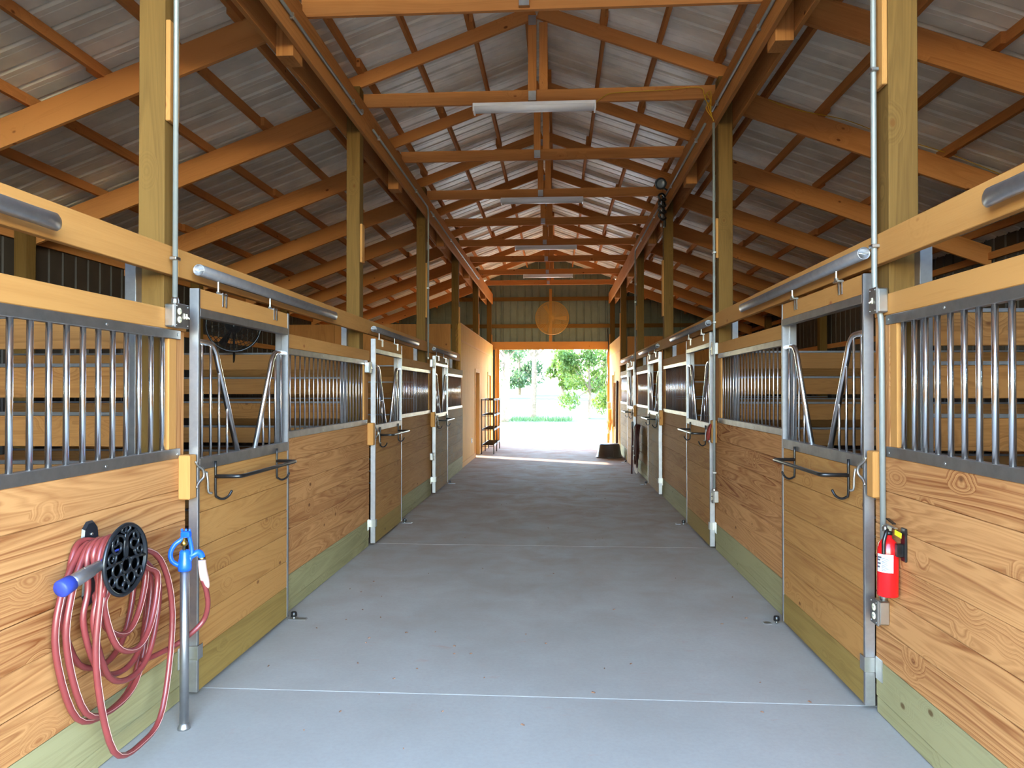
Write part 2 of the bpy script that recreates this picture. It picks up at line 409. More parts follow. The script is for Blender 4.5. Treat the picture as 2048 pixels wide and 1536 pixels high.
TW = {0: 'first', 1: 'second', 2: 'third', 3: 'fourth', 4: 'fifth', 5: 'sixth', 6: 'seventh', 7: 'eighth', 8: 'ninth', 9: 'tenth'}
def gusset(nm, c, parent): boxo(nm, (c[0]-.04, c[1]-.003, c[2]-.05), (c[0]+.04, c[1]+.003, c[2]+.05), 'galv', parent, .001)
for i, y in enumerate(TY):
    if y > YEND-.25: break
    k = i-3
    lab = ('timber roof truss whose tie beam is %s from the camera above the aisle' % TW[k]) if k >= 0 else ('timber roof truss over the camera, %s behind the first visible tie beam' % ['third', 'second', 'next'][i])
    t = thing('roof_truss', (XC, y, 4.63), lab, 'truss', 'roof trusses over the aisle')
    timber('tie_beam', (-2.06, y+.019, 4.70), (1.63, y+.019, 4.70), .038, .14, 'framing', t)
    for sg in (-1, 1):
        pz = .0745
        timber('rafter', (XC+sg*.02, y+.06, rz_c(.02)+pz), (XC+sg*2.10, y+.06, rz_c(2.10)+pz), .038, .14, 'framing', t)
        # side rafter over the stalls, hung from the outer header
        timber('stall_rafter', (XC+sg*2.01, y+.02, rz_s(2.01)+.125), (XC+sg*(OMAX+.25), y+.02, rz_s(OMAX+.25)+.125), .038, .235, 'framing', t)
    boxo('king_post', (-.305, y-.04, 4.64), (-.217, y-.002, 5.54), 'framing', t)
    boxo('king_post', (-.190, y+.04, 4.70), (-.102, y+.078, 5.50), 'framing', t)
    gusset('gusset_plate', (-.261, y-.044, 4.69), t); gusset('gusset_plate', (-.261, y-.044, 5.48), t)

# headers along both post rows
for s in 'LR':
    sg = SG[s]
    t = thing('header_beam', (PF[s], YNEAR, 4.30), 'long doubled timber header carrying the roof along the %s row of posts' % SIDE[s], 'beam', 'roof headers')
    ys = [YNEAR, 3.62+.02, 7.29, 10.95, 14.6, 18.26, YEND]
    for a, b_ in zip(ys, ys[1:]):
        xi = PX(s, .019); xo_ = PX(s, -PW-.019)
        timber('header_board', (xi, a+.002, 4.46), (xi, b_-.002, 4.46), .038, .32, 'header', t)
        timber('header_board', (xo_, a+.002, 4.43), (xo_, b_-.002, 4.43), .038, .30, 'header', t)
        ym = (a+b_)/2
        if a > 1: boxo('spacer_block', (PX(s, -.002), ym-.10, 4.22), (PX(s, -PW+.002), ym+.1, 4.72), 'header', t)

# posts
for s in 'LR':
    for k, y in enumerate(PY):
        lab = 'square treated timber post, %s in the %s row of posts' % (ORD[k] + (' one' if k else ''), SIDE[s])
        t = thing('timber_post', (PX(s, -PW/2), y+PW/2, 0), lab, 'post', 'treated aisle posts')
        boxo('shaft', (PX(s, 0), y, 0), (PX(s, -PW), y+PW, 4.78), 'post', t, .004)
        if k == 1: z0, z1 = (3.03, 3.56) if s == 'L' else (3.12, 4.25)
        else: z0, z1 = 2.75+.1*(k % 3), 3.35+.25*(k % 2)
        if k >= 1: boxo('cleat', (PX(s, .001), y+.004, z0), (PX(s, .026), y+.10, z1), 'spruce', t, .004)
        # steel channel that holds the partition boards
        if k >= 1 and y < ROW[s]+.1:
            xa = PX(s, -PW+.022); xb = PX(s, -PW-.035)
            boxo('partition_channel', (xa, y-.056, 0), (xb, y-.051, 2.32), 'galv', t, .001)
            boxo('partition_channel', (xa, y-.052, 0), (xa-SG[s]*.004, y-.001, 2.32), 'galv', t, .001)

# ------------------------------------------------------------------ outer walls and end walls
def siding_wall(name, s, x):
    w = structure(name, (x, 0, 0))
    key = 'sid'+s
    if key not in MC:
        wid = .9144; prof = []
        for k in range(4):
            y = k*wid/4; prof += [(y, 0), (y+.09, 0), (y+.1, .018), (y+.12, .018), (y+.13, 0)]
        prof.append((wid, 0)); n = len(prof); sg = 1 if s == 'R' else -1
        V = [(sg*h, y, 0) for y, h in prof] + [(sg*h, y, 3.535) for y, h in prof]
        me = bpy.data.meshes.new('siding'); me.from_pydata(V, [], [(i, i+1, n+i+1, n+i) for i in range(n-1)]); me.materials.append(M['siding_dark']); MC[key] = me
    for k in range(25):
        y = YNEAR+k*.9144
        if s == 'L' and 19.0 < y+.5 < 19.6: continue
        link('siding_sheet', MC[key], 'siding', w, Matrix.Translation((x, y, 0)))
    for z in (.9, 1.7, 2.5, 3.3):
        if s == 'L' and z < 3.2:
            boxo('girt', (x+.002*SG[s], YNEAR, z-.045), (x+.04*SG[s], 18.9, z+.045), 'framing', w); continue
        boxo('girt', (x+.002*SG[s], YNEAR, z-.045), (x+.04*SG[s], YEND, z+.045), 'framing', w)
    for y in PY: boxo('wall_post', (x+.05*SG[s], y, 0), (x+.19*SG[s], y+.14, 3.5), 'post', w, .003)
    return w
wl = siding_wall('wall_left', 'L', XO['L']); wr = siding_wall('wall_right', 'R', XO['R'])
# tack room outer door stands ajar: a narrow slit lets the low sun across the aisle
boxo('sliding_leaf', (XO['L']-.02, 18.50, 0), (XO['L']+.02, 19.02, 3.52), 'siding', wl)
boxo('sliding_leaf', (XO['L']-.02, 19.58, 0), (XO['L']+.02, 20.0, 3.52), 'siding', wl)
boxo('door_head', (XO['L']-.03, 18.9, 3.2), (XO['L']+.03, 19.65, 3.52), 'siding', wl)
# far gable wall
wb = structure('wall_back', (0, YEND, 0))
OX0, OX1, OH = -1.80, 1.52, 2.91
def gable_sheets(w, y, zlow_mid, sgn, x0=None, x1=None):
    wid = .2286
    n = int((XO['R']-XO['L'])/wid)+1
    for k in range(n):
        xa = XO['L']+k*wid; xb = min(xa+wid, XO['R'])
        def top(x):
            o = abs(x-XC); return rz_s(o)+STK+.012 if o > 2.12 else rz_c(o)+CT+.012
        mid = (xa+xb)/2
        spans = []
        if x0 is not None and xb > x0 and xa < x1:
            if xa < x0-.02: spans.append((xa, x0, 0.0)); spans.append((x0, xb, zlow_mid))
            elif xb > x1+.02: spans.append((xa, x1, zlow_mid)); spans.append((x1, xb, 0.0))
            else: spans.append((xa, xb, zlow_mid))
        else: spans.append((xa, xb, 0.0))
        for a, b_, zl in spans:
            V = []; xs = []
            q = a
            m = max(1, round((b_-a)/.2286)); step = (b_-a)/m
            for i in range(m):
                xs += [(a+i*step, 0), (a+i*step+.02, .018), (a+i*step+.04, .018), (a+i*step+.06, 0)]
            xs.append((b_, 0))
            V = [(x, sgn*h, zl) for x, h in xs] + [(x, sgn*h, top(x)) for x, h in xs]; nn = len(xs)
            mesh_obj('siding_sheet', V, [(i, i+1, nn+i+1, nn+i) for i in range(nn-1)], 'siding', w, Matrix.Translation((0, y, 0)))
gable_sheets(wb, YEND+.05, OH, 1, OX0, OX1)
boxo('lintel', (PX('L', .0), YEND-.06, OH-.025), (PX('R', .0), YEND-.02, OH+.22), 'spruce', wb, .004)
for x0, x1 in ((OX0-.14, OX0-.0), (OX1, OX1+.1)): boxo('jamb', (x0, YEND-.06, 0), (x1, YEND+.04, OH), 'spruce', wb, .004)
boxo('jamb', (OX0-.32, YEND-.1, 0), (OX0-.20, YEND-.02, OH), 'framing', wb, .004)
boxo('jamb_edge', (OX0-.13, YEND-.09, 0), (OX0-.09, YEND-.06, OH), 'trimwood', wb, .003)
for z in (3.62, 4.46):
    boxo('girt', (XO['L']+.05, YEND-.0, z-.06), (XO['R']-.05, YEND+.04, z+.06), 'post', wb)
boxo('stud', (-.255, YEND-.14, OH+.22), (-.167, YEND-.10, 4.75), 'spruce', wb, .003)
# camera end: sided over the end stalls, open above and across the aisle
wf = structure('wall_front', (0, YNEAR, 0))
def front_side(xa, xb):
    n = round((xb-xa)/.4572); st = (xb-xa)/n
    for k in range(n):
        a = xa+k*st; xs = []
        for i in range(2): xs += [(a+i*st/2, 0), (a+i*st/2+.02, .018), (a+i*st/2+.04, .018), (a+i*st/2+.06, 0)]
        xs.append((a+st, 0)); nn = len(xs)
        V = [(x, -h, 0) for x, h in xs] + [(x, -h, rz_s(abs(x-XC))+STK) for x, h in xs]
        mesh_obj('siding_sheet', V, [(i, i+1, nn+i+1, nn+i) for i in range(nn-1)], 'siding', wf, Matrix.Translation((0, YNEAR-.05, 0)))
front_side(XO['L'], -2.2); front_side(1.77, XO['R'])

# plywood rooms at the far end
def ply_wall(name, s, x, y0, y1, doors):
    w = structure(name, (x, y0, 0)); sg = SG[s]
    edges = [y0]; y = y0
    while y < y1-.3: y = min(y+1.22, y1); edges.append(y)
    cuts = []
    def put(a, b_, z0, z1):
        if b_-a < .02: return
        # grooved panel: strips 0.2 m wide
        m = max(1, round((b_-a)/.2)); st = (b_-a)/m; V = []; F = []
        prof = []
        for i in range(m): prof += [(a+i*st, 0), (a+i*st+.004, .006), (a+(i+1)*st-.004, .006)]
        prof.append((b_, 0)); n = len(prof)
        V = [(sg*h, yy-a, z0) for yy, h in prof]+[(sg*h, yy-a, z1) for yy, h in prof]
        o = mesh_obj('plywood_panel', [(v[2]-z0, v[0], v[1]) for v in V], [(i, i+1, n+i+1, n+i) for i in range(n-1)], 'ply', w,
                     Matrix.Translation((x, a, z0)) @ Matrix(((0, 1, 0, 0), (0, 0, 1, 0), (1, 0, 0, 0), (0, 0, 0, 1))))
    for a, b_ in zip(edges, edges[1:]):
        put(a+.002, b_-.002, 2.67, 3.0)
        pieces = [(a, b_)]
        for d0, d1 in doors:
            q = []
            for p0, p1 in pieces:
                if d1 <= p0 or d0 >= p1: q.append((p0, p1)); continue
                if d0 > p0: q.append((p0, d0))
                if d1 < p1: q.append((d1, p1))
                put(max(d0, p0), min(d1, p1), 2.08, 2.64)
            pieces = q
        for p0, p1 in pieces: put(p0+.002, p1-.002, 0.0, 2.64)
    boxo('seam_flashing', (x, y0, 2.63), (x+sg*.012, y1, 2.68), 'trimwood', w, .002)
    boxo('cap_board', (x-sg*.09, y0, 2.985), (x+sg*.012, y1, 3.02), 'trimwood', w, .002)
    boxo('corner_trim', (x-sg*.09, y0-.02, 0), (x+sg*.008, y0, 3.0), 'ply', w, .002)
    for d0, d1 in doors:
        for a, b_ in ((d0-.07, d0+.02), (d1-.02, d1+.07)): boxo('casing', (x-sg*.1, a, 0), (x+sg*.022, b_, 2.06), 'trimwood', w, .003)
        boxo('casing', (x-sg*.1, d0-.07, 2.06), (x+sg*.022, d1+.07, 2.15), 'trimwood', w, .003)
    ys = [y0] + [v for d in doors for v in (d[0]-.07, d[1]+.07)] + [y1]
    for a, b_ in zip(ys[::2], ys[1::2]): boxo('base_trim', (x, a, 0), (x+sg*.018, b_, .11), 'trimwood', w, .003)
    for yy in edges: boxo('stud', (x-sg*.1, yy-.02, 0), (x-sg*.012, yy+.02, 2.98), 'framing', w, 0) if not any(d0-.1 < yy < d1+.1 for d0, d1 in doors) else None
    return w
pwl = ply_wall('wall_left_tack_room', 'L', -2.0, ROW['L']+.02, 21.86, [(17.14, 18.0), (20.25, 21.1)])
pwr = ply_wall('wall_right_feed_room', 'R', 1.60, ROW['R']+.10, 21.86, [(19.9, 20.7)])
d1 = tag(link('door_1', None, None, None, Matrix.Translation((-2.03, 20.68, 0))), kind='structure')
boxo('door_slab', (-2.06, 20.27, .01), (-2.02, 21.08, 2.05), 'ply', d1, .003)
lathe('door_knob', [(0.001, 0), (.02, .005), (.028, .03), (.02, .05), (.001, .055)], 'brass', d1, Matrix.Translation((-2.02, 20.36, .98)) @ Matrix.Rotation(PI/2, 4, 'Y'), 12)
d2 = tag(link('door_2', None, None, None, Matrix.Translation((1.63, 20.3, 0))), kind='structure')
boxo('door_slab', (1.62, 19.92, .01), (1.66, 20.68, 2.05), 'ply', d2, .003)
# partitions across the building that close the rooms
for s in 'LR':
    y = ROW[s]; xa = PX(s, -PW-.02); w = structure('wall_%s_cross' % SIDE[s], (xa, y, 0))
    for k in range(3):
        x0 = xa-SG[s]*1.22*k; x1 = xa-SG[s]*min(1.22*(k+1), 3.62)
        boxo('plywood_panel', (x0-SG[s]*.002, y+.02, 0), (x1+SG[s]*.002, y+.035, 3.0), 'header', w, .001)  # plywood in the darker header colour, standing in for the weaker light here

# ------------------------------------------------------------------ rail boards carrying the door tracks
for s in 'LR':
    t = thing('track_rail', (PX(s, .019), YNEAR, 2.3), 'long spruce rail board over the stall doors along the %s side' % SIDE[s], 'rail', 'door rails')
    ys = [YNEAR] + [PY[k]+.07 for k in range(1, NST[s]+(1 if s == 'L' else 1))]
    ys = [y for y in ys if y <= ROW[s]+.1]
    zc = 2.297+ZO[s]*.55
    for a, b_ in zip(ys, ys[1:]): timber('board', (PX(s, .020), a+.001, zc), (PX(s, .020), b_-.001, zc), .038, .15, 'spruce', t, (0, 0, 1), .003)

# ------------------------------------------------------------------ stall fronts
def matfor(s, k): return 'plank' if k <= 1 else ('door_plank' if k == 2 else 'grey_plank')
def stall_front(s, k):
    """k = bay number; bay k runs from post k to post k+1, door first, then this fixed panel"""
    y0 = PY[k]+(1.36 if s == 'L' else 1.44); y1 = PY[k+1]+(.071 if s == 'L' else .137); zo = ZO[s]
    xf = PX(s, DB[s]); xb = PX(s, DB[s]-.038)
    names = {0: 'nearest the camera', 1: 'second from the camera', 2: 'third from the camera', 3: 'fourth from the camera', 4: 'fifth and farthest'}
    t = thing('stall_front', (PX(s, DB[s]), (y0+y1)/2, 0), 'barred wooden stall front panel on the %s, %s' % (SIDE[s], names[k]), 'stall front', 'fixed stall fronts')
    mt = matfor(s, k)
    def brd(nm, z0, z1, mat, dx=0.0, ch=.004): boxo(nm, (xb, y0, z0), (xf+SG[s]*dx, y1, z1), mat, t, ch)
    brd('base_board', 0.003, .085, 'treated', -.004)
    brd('base_board', .087, .27, 'treated')
    zt = 1.27+zo*.8; n = 6; h = (zt-.272)/n
    for i in range(n): brd('plank', .272+i*h+.0006, .272+(i+1)*h-.0006, mt, random.uniform(-.0015, .0015))
    # steel channels, bars, top board
    z1_, z2_ = 1.27+zo*.8, 1.32+zo*.8; z3, z4 = 1.885+zo*1.6, 1.93+zo*1.6; z5 = 2.035+zo*1.6
    ye = PY[k+1]+(-.04 if k >= 1 else -.02)
    e = SG[s]*.003
    boxo('grille_channel', (xb-e, y0, z1_), (xf+e, ye+.03, z2_), 'galv_dark', t, .002)
    boxo('grille_channel', (xb-e, y0, z3), (xf+e, ye+.03, z4), 'galv_dark', t, .002)
    boxo('cap_board', (xb, y0, z4+.001), (xf, y1, z5), 'spruce' if k < 3 else 'grey_plank', t, .003)
    boxo('filler_strip', (xb, ye-.07, z2_), (xf-SG[s]*.004, ye+.0, z3), 'spruce', t, .003)
    boxo('jamb_board', (xb-SG[s]*.03, ye+.004, z2_-.04), (xf-SG[s]*(.012 if s == 'L' else .004), y1, z4), 'plank', t, .003)
    xm = (xb+xf)/2; y = ye-.105
    while y > y0+.02:
        bar('bar', (xm, y, z2_-.01), (xm, y, z3+.01), (.0120 if k == 0 else .0068), 'bar', t, 12 if k == 0 else 8); y -= .0995 if k == 0 else .1016
    boxo('steel_channel', (xb-e, y0-.004, .0), (xf+e, y0+.03, z5), 'galv', t, .002)
    for z in (z4-.022, z1_+.02):
        for yy in (y0+.9, y0+1.7, ye): 
            lathe('screw', [(.001, .003), (.006, .002), (.008, 0)], 'zinc', t, Matrix.Translation((xf+e, yy, z)) @ Matrix.Rotation(SG[s]*PI/2, 4, 'Y'), 8)
    # block that stops the next door, and strap round its stile
    yp = PY[k+1]
    if k+1 <= NST[s]-(1 if s == 'L' else 1) or k == 0:
        ys0 = .063 if s == 'L' else .115
        boxo('stop_block', (xf+SG[s]*.001, yp+ys0-.075, 1.055+zo), (PX(s, DD[s])+SG[s]*.0, yp+ys0-.001, 1.285+zo), 'spruce', t, .006)
        xd = PX(s, DD[s]); e2 = SG[s]; ys0 = .063 if s == 'L' else .13
        boxo('stay_strap', (xd+e2*.002, yp+ys0+.005, .20), (xd+e2*.006, yp+ys0+.06, .275), 'zinc', t, .001)
        boxo('stay_strap', (xf+e2*.001, yp+ys0+.004, .20), (xd+e2*.006, yp+ys0+.008, .275), 'zinc', t, .001)
        boxo('stay_strap', (xf, yp+ys0-.07, .175), (xf+e2*.006, yp+ys0, .285), 'zinc', t, .001)
    return t
for s in 'LR':
    for k in range(0, NST[s] if s == 'L' else NST[s]): stall_front(s, k)

# ------------------------------------------------------------------ stall doors
def stall_door(s, k):
    ya = PY[k]+(.073 if s == 'L' else .140); yb = ya+(1.275 if s == 'L' else 1.33); zo = ZO[s]; sg = SG[s]
    xf = PX(s, DD[s]); xb = PX(s, DD[s]-.05); zt = 2.163+zo*1.5
    who = {1: 'nearest the camera', 2: 'second from the camera', 3: 'third from the camera', 4: 'fourth and farthest'}[k]
    t = thing('stall_door', (xf, (ya+yb)/2, 0), 'sliding stall door with V yoke opening and black blanket bar on the %s, %s' % (SIDE[s], who), 'door', 'sliding stall doors')
    def stile(y0, y1):
        boxo('stile', (xb, y0, .03), (xf, y1, zt), 'galv', t, .002)
    stile(ya, ya+.022); stile(yb-.022, yb)
    mt = {1: 'door_plank', 2: 'door_plank', 3: 'grey_plank', 4: 'grey_plank'}[k]
    zs = [1.197, .969, .784, .609, .421, .239, .027]
    if s == 'R': zs = [1.225, 1.01, .80, .60, .41, .22, .027]
    for i, (a, b_) in enumerate(zip(zs, zs[1:])):
        m_ = 'treated_door' if i == 5 and k < 3 else mt
        boxo('plank', (xb+sg*.006, ya+.0225, b_+.0006), (xf-sg*(.005+random.uniform(-.001, .001)), yb-.0225, a-.0006), m_, t, .004)
    ym0, ym1 = ya+.022, yb-.022; zm = zs[0]
    boxo('cross_rail', (xb, ym0, zm), (xf, ym1, zm+.062), 'galv_dark', t, .002)
    zu = 2.013+zo*1.5
    boxo('cross_rail', (xb, ym0, zu), (xf, ym1, zu+.045), 'galv_dark', t, .002)
    boxo('cap_board', (xb+sg*.006, ym0, zu+.0455), (xf-sg*.005, ym1, zt-.001), 'spruce' if k < 3 else 'grey_plank', t, .003)
    xm = (xb+xf)/2; zy = 1.882+zo
    def rnd(pts): return smooth_path(pts, 5)
    for d_, y0, in ((1, ya+.022), (-1, yb-.022)):
        P = [(xm, y0, zy), (xm, y0+d_*.12, zy), (xm, y0+d_*.175, zy-.01), (xm, y0+d_*.222, zy-.055), (xm, y0+d_*.245, zy-.105), (xm, y0+d_*.495, zm+.058)]
        tube('yoke_tube', [P[0], P[1]]+smooth_path(P[1:5], 4)[1:]+[P[5]], .0165, 'bar', t, 10)
        for i, f in enumerate((.065, .163, .262, .362)):
            if f < .2: zt2 = zy-.01
            else: zt2 = zy-.105-(f-.245)/(.25)*(zy-.105-zm-.058) - .012
            bar('bar', (xm, y0+d_*f, zm+.05), (xm, y0+d_*f, zt2), .008, 'bar', t, 8)
    # hangers running in the track
    xt = PX(s, DT[s])
    for yh in (ya+.29, ya+1.02):
        V, F = joined([sweep_geo([(xt, yh, 2.245+zo), (xt, yh, zt+.0)], .006, 8), sweep_geo([(xt, yh, zt+.02), (xt, yh, zt+.0)], .012, 6)])
        h = mesh_obj('hanger', [Vector(v)-Vector((xt, yh, zt)) for v in V], F, 'zinc', t, Matrix.Translation((xt, yh, zt)))
        for dy in (-.018, .022): boxo('hanger_plate', (xf, yh+dy-.008, zt-.07), (xf+sg*.005, yh+dy+.008, zt+.01), 'zinc', t, .001)
        boxo('hanger_plate', (min(xt, xf)-.006, yh-.03, zt-.004), (max(xt, xf)+.006, yh+.034, zt+.006), 'zinc', t, .001)
    # black blanket bar
    bb = []
    zb = 1.145+zo*.7; xo_ = PX(s, DD[s]+.145)
    y0, y1 = ya+.185, ya+1.045
    U = [(xf+sg*.004, y0, zb), (xo_-sg*.03, y0+.008, zb), (xo_-sg*.006, y0+.02, zb), (xo_, y0+.05, zb), (xo_, y1-.05, zb), (xo_-sg*.006, y1-.02, zb), (xo_-sg*.03, y1-.008, zb), (xf+sg*.004, y1, zb)]
    V, F = sweep_geo([U[0]]+smooth_path(U[1:4], 3)+smooth_path(U[4:7], 3)+[U[7]], .0112, 8); bb.append((V, F))
    for yy in (y0, y1):
        pts = [(xf+sg*.006, yy, zb+.085), (xf+sg*.006, yy, zb-.09), (xf+sg*.012, yy+.012, zb-.118), (xf+sg*.03, yy+.035, zb-.13), (xf+sg*.05, yy+.06, zb-.118), (xf+sg*.062, yy+.078, zb-.088)]
        bb.append(sweep_geo(smooth_path(pts, 4), .0068, 8))
    V, F = joined(bb); o0 = Vector((xf, (y0+y1)/2, zb))
    o = mesh_obj('blanket_bar', [Vector(v)-o0 for v in V], F, 'black', t, Matrix.Translation(o0), True); o['label'] = 'black steel blanket bar with two hooks'
    # latch on the near stile
    zl = 1.185+zo; yl = ya+.018; xl = xf+sg*.012
    lat = [smooth_path([(xl-sg*.005, yl-.055, zl+.065), (xl, yl-.045, zl+.045), (xl+sg*.012, yl-.012, zl+.02), (xl+sg*.014, yl-.004, zl-.02), (xl, yl-.03, zl-.05), (xl-sg*.002, yl-.048, zl-.075)], 4),
           [(xl, yl+.005, zl+.01), (xl+sg*.02, yl+.02, zl-.005)],
           smooth_path([(xl+sg*.018, yl+.018, zl), (xl+sg*.022, yl+.024, zl-.05), (xl+sg*.022, yl+.03, zl-.105), (xl+sg*.035, yl+.045, zl-.115)], 4)]
    o = tubes('latch', lat, .0068, 'zinc', t, 8); o['label'] = 'bright zinc gravity latch'
    return t
for s in 'LR':
    for k in range(1, NST[s] if s == 'L' else NST[s]): stall_door(s, k)

# floor guides and door tracks
for s in 'LR':
    sg = SG[s]
    for k in range(0, NST[s]):
        zo = ZO[s]; xt = PX(s, DT[s]); ya = PY[k]+(.14 if s == 'L' else .075); zt = 2.27+zo; TL = 0
        if k == 0: ya += .2 if s == 'L' else .27
        names = {0: 'the camera end', 1: 'the nearest door', 2: 'the second door', 3: 'the third door', 4: 'the fourth door'}
        t = thing('door_track', (xt, ya, zt), 'galvanised round door track on the %s above %s' % (SIDE[s], names[k]), 'track', 'sliding door tracks')
        n = 14; V = []; F = []
        ys = [ya, ya+2.26, ya+2.33, ya+2.37, ya+2.39]; sc = [(1, 1), (1, 1), (.95, 1.05), (.5, 1.1), (.25, .7)]
        for rr in (.032, .028):
            for y, (a_, b_) in zip(ys, sc):
                for q in range(n):
                    an = 2*PI*q/n; V.append((math.cos(an)*rr*a_, y-ya, math.sin(an)*rr*b_))
        m = len(ys)
        for L_ in range(2):
            for i in range(m-1):
                for q in range(n):
                    b0 = L_*m*n
                    F.append((b0+i*n+q, b0+i*n+(q+1) % n, b0+(i+1)*n+(q+1) % n, b0+(i+1)*n+q))
        for q in range(n): F.append((q, (q+1) % n, m*n+(q+1) % n, m*n+q))
        F.append(tuple((m-1)*n+q for q in range(n)))
        mesh_obj('pipe', V, F, 'galv', t, Matrix.Translation((xt, ya, zt)), True)
        bar('stop_pin', (xt-.03, ya+.012, zt), (xt+.03, ya+.012, zt), .004, 'zinc', t, 6)
        xr = PX(s, .040)
        for yy in (ya+.36, ya+1.0, ya+1.6, ya+2.15):
            boxo('bracket', (xr, yy-.035, zt+.03), (xr+sg*.005, yy+.035, zt+.056), 'zinc', t, .001)
            boxo('bracket', (xr, yy-.012, zt+.028), (xt, yy+.012, zt+.034), 'zinc', t, .001)
        if k >= 1:
            yb = PY[k]+(1.348 if s == 'L' else 1.47); xg = PX(s, DD[s]+.032)
            gd = thing('floor_guide', (xg, yb+.02, 0), 'black floor roller guide on a steel plate under the %s door on the %s' % ({1: 'nearest', 2: 'second', 3: 'third', 4: 'fourth'}[k], SIDE[s]), 'guide', 'door floor guides')
            lathe('roller', [(.012, .018), (.02, .022), (.022, .03), (.02, .05), (.015, .056), (.004, .058)], 'black', gd, Matrix.Translation((xg, yb+.02, 0)), 14)
            lathe('bolt', [(.006, 0), (.006, .02)], 'zinc', gd, Matrix.Translation((xg, yb+.02, 0)), 8)
            boxo('plate', (xg-.035, yb-.0, .0005), (xg+.09 if s == 'L' else xg-.09, yb+.045, .006), 'galv', gd, .001)

# ------------------------------------------------------------------ partitions between stalls
for s in 'LR':
    sg = SG[s]
    for k in range(1, NST[s]):
        y = PY[k]-.028; xa = PX(s, -PW-.0); xb = XO[s]+sg*.06
        names = {1: 'nearest', 2: 'second', 3: 'third', 4: 'fourth'}
        t = thing('stall_partition', (xa, y, 0), 'gapped horizontal board partition beside the %s post on the %s' % (names[k], SIDE[s]), 'partition', 'stall partitions')
        z = .02; i = 0
        while z < 1.95:
            solid = z < .5
            h = .178
            boxo('board', (xa+sg*.01, y-.019, z), (xb, y+.019, z+h-.02), 'partition', t, .003)
            boxo('steel_strip', (xa+sg*.01, y-.022, z+h-.019), (xb, y+.022, z+h-.001), 'galv', t, .001)
            z += .185 if solid else .252; i += 1

# ------------------------------------------------------------------ fluorescent fixtures
for n_, k in enumerate((1, 3, 5, 7)):
    y = 5.575+1.8288*k; z = 4.628
    t = thing('fluorescent_light', (-.24, y+.02, z), 'unlit white fluorescent strip light across the aisle, %s from the camera' % ['nearest', 'second', 'third', 'fourth'][n_], 'light', 'strip lights')
    boxo('housing', (-.88, y-.05, z-.035), (.395, y+.09, z), 'fixture', t, .003)
    V = []; F = []; m = 10; x0, x1 = -.865, .38
    for x in (x0, x1):
        for q in range(m+1):
            a = PI*q/m; V.append((x, y+.02-.062*math.cos(a), z-.034-.05*math.sin(a)))
    F = [(q, q+1, m+2+q, m+1+q) for q in range(m)]+[tuple(range(m+1)), tuple(range(m+1, 2*m+2))]
    o = mesh_obj('diffuser', [Vector(v)-Vector((-.24, y, z)) for v in V], F, 'fixture', t, Matrix.Translation((-.24, y, z)), True)
    for x in (-.885, .382):
        boxo('end_cap', (x, y-.052, z-.085), (x+.018, y+.092, z-.001), 'fixture', t, .004)

# ------------------------------------------------------------------ conduits and boxes
def conduit(label, pts, straps=(), r=.0135, s='L'):
    t = thing('conduit', pts[0], label, 'conduit')
    P = [Vector(p) for p in pts]; out = [P[0]]
    for a, b_, c in zip(P, P[1:], P[2:]):
        d0 = (a-b_).normalized(); d1 = (c-b_).normalized(); rad = min(.09, (a-b_).length*.4, (c-b_).length*.4)
        q0 = b_+d0*rad; q1 = b_+d1*rad
        out += [q0, q0*.25+b_*.5+q1*.25, q1]
    out.append(P[-1])
    tube('pipe', out, r, 'conduit', t, 10)
    for x, y, z, ax in straps:
        if ax == 'z': boxo('strap', (x-r-.004, y-r-.012, z-.009), (x+r+.004, y+r+.012, z+.009), 'zinc', t, .003)
        else: boxo('strap', (x-r-.003, y-.009, z-r-.012), (x+r+.003, y+.009, z+r+.012), 'zinc', t, .003)
    lathe('connector', [(r+.002, 0), (r+.006, .01), (r+.006, .03), (r+.002, .045)], 'zinc', t, Matrix.Translation((pts[-1][0], pts[-1][1], pts[-1][2])), 10)
    return t
xcl = PX('L', .085+.0); zh = 4.44
conduit('grey conduit running down the nearest left post to the double outlet box', [(PX('L', .054), .5, zh), (PX('L', .054), 3.53, zh), (PX('L', .070), 3.55, 4.2), (PX('L', .078), 3.535, 2.055)], [(PX('L', .076), 3.538, 2.30, 'z')])
conduit('grey conduit along the left header, first length from the camera', [(PX('L', .054), 3.62, zh), (PX('L', .054), 7.10, zh)], [(PX('L', .05), 6.8, zh, 'y'), (PX('L', .05), 5.2, zh, 'y')])
conduit('grey conduit along the left header then down the third post', [(PX('L', .054), 7.55, zh), (PX('L', .054), 10.84, zh), (PX('L', .054), 10.84, 2.1)], [(PX('L', .05), 7.8, zh, 'y'), (PX('L', .05), 9.9, zh, 'y'), (PX('L', .05), 10.84, 3.2, 'z')])
conduit('grey conduit along the left header, farthest length', [(PX('L', .054), 11.05, zh), (PX('L', .054), 17.9, zh)], [(PX('L', .05), y, zh, 'y') for y in (11.3, 13.2, 14.8, 16.5)])
conduit('grey conduit running down the nearest right post past the fire extinguisher', [(PX('R', .054), .5, zh), (PX('R', .054), 3.56, zh), (PX('R', .056), 3.60, 4.2), (PX('R', .056), 3.60, 2.1), (PX('R', .030), 3.585, 1.98), (PX('R', .030), 3.575, .60)], [(PX('R', .056), 3.60, 2.33, 'z'), (PX('R', .056), 3.60, 3.2, 'z')])
conduit('grey conduit along the right header, first length from the camera', [(PX('R', .054), 3.65, zh), (PX('R', .054), 7.25, zh)], [(PX('R', .05), 7.05, zh, 'y'), (PX('R', .05), 5.6, zh, 'y')])
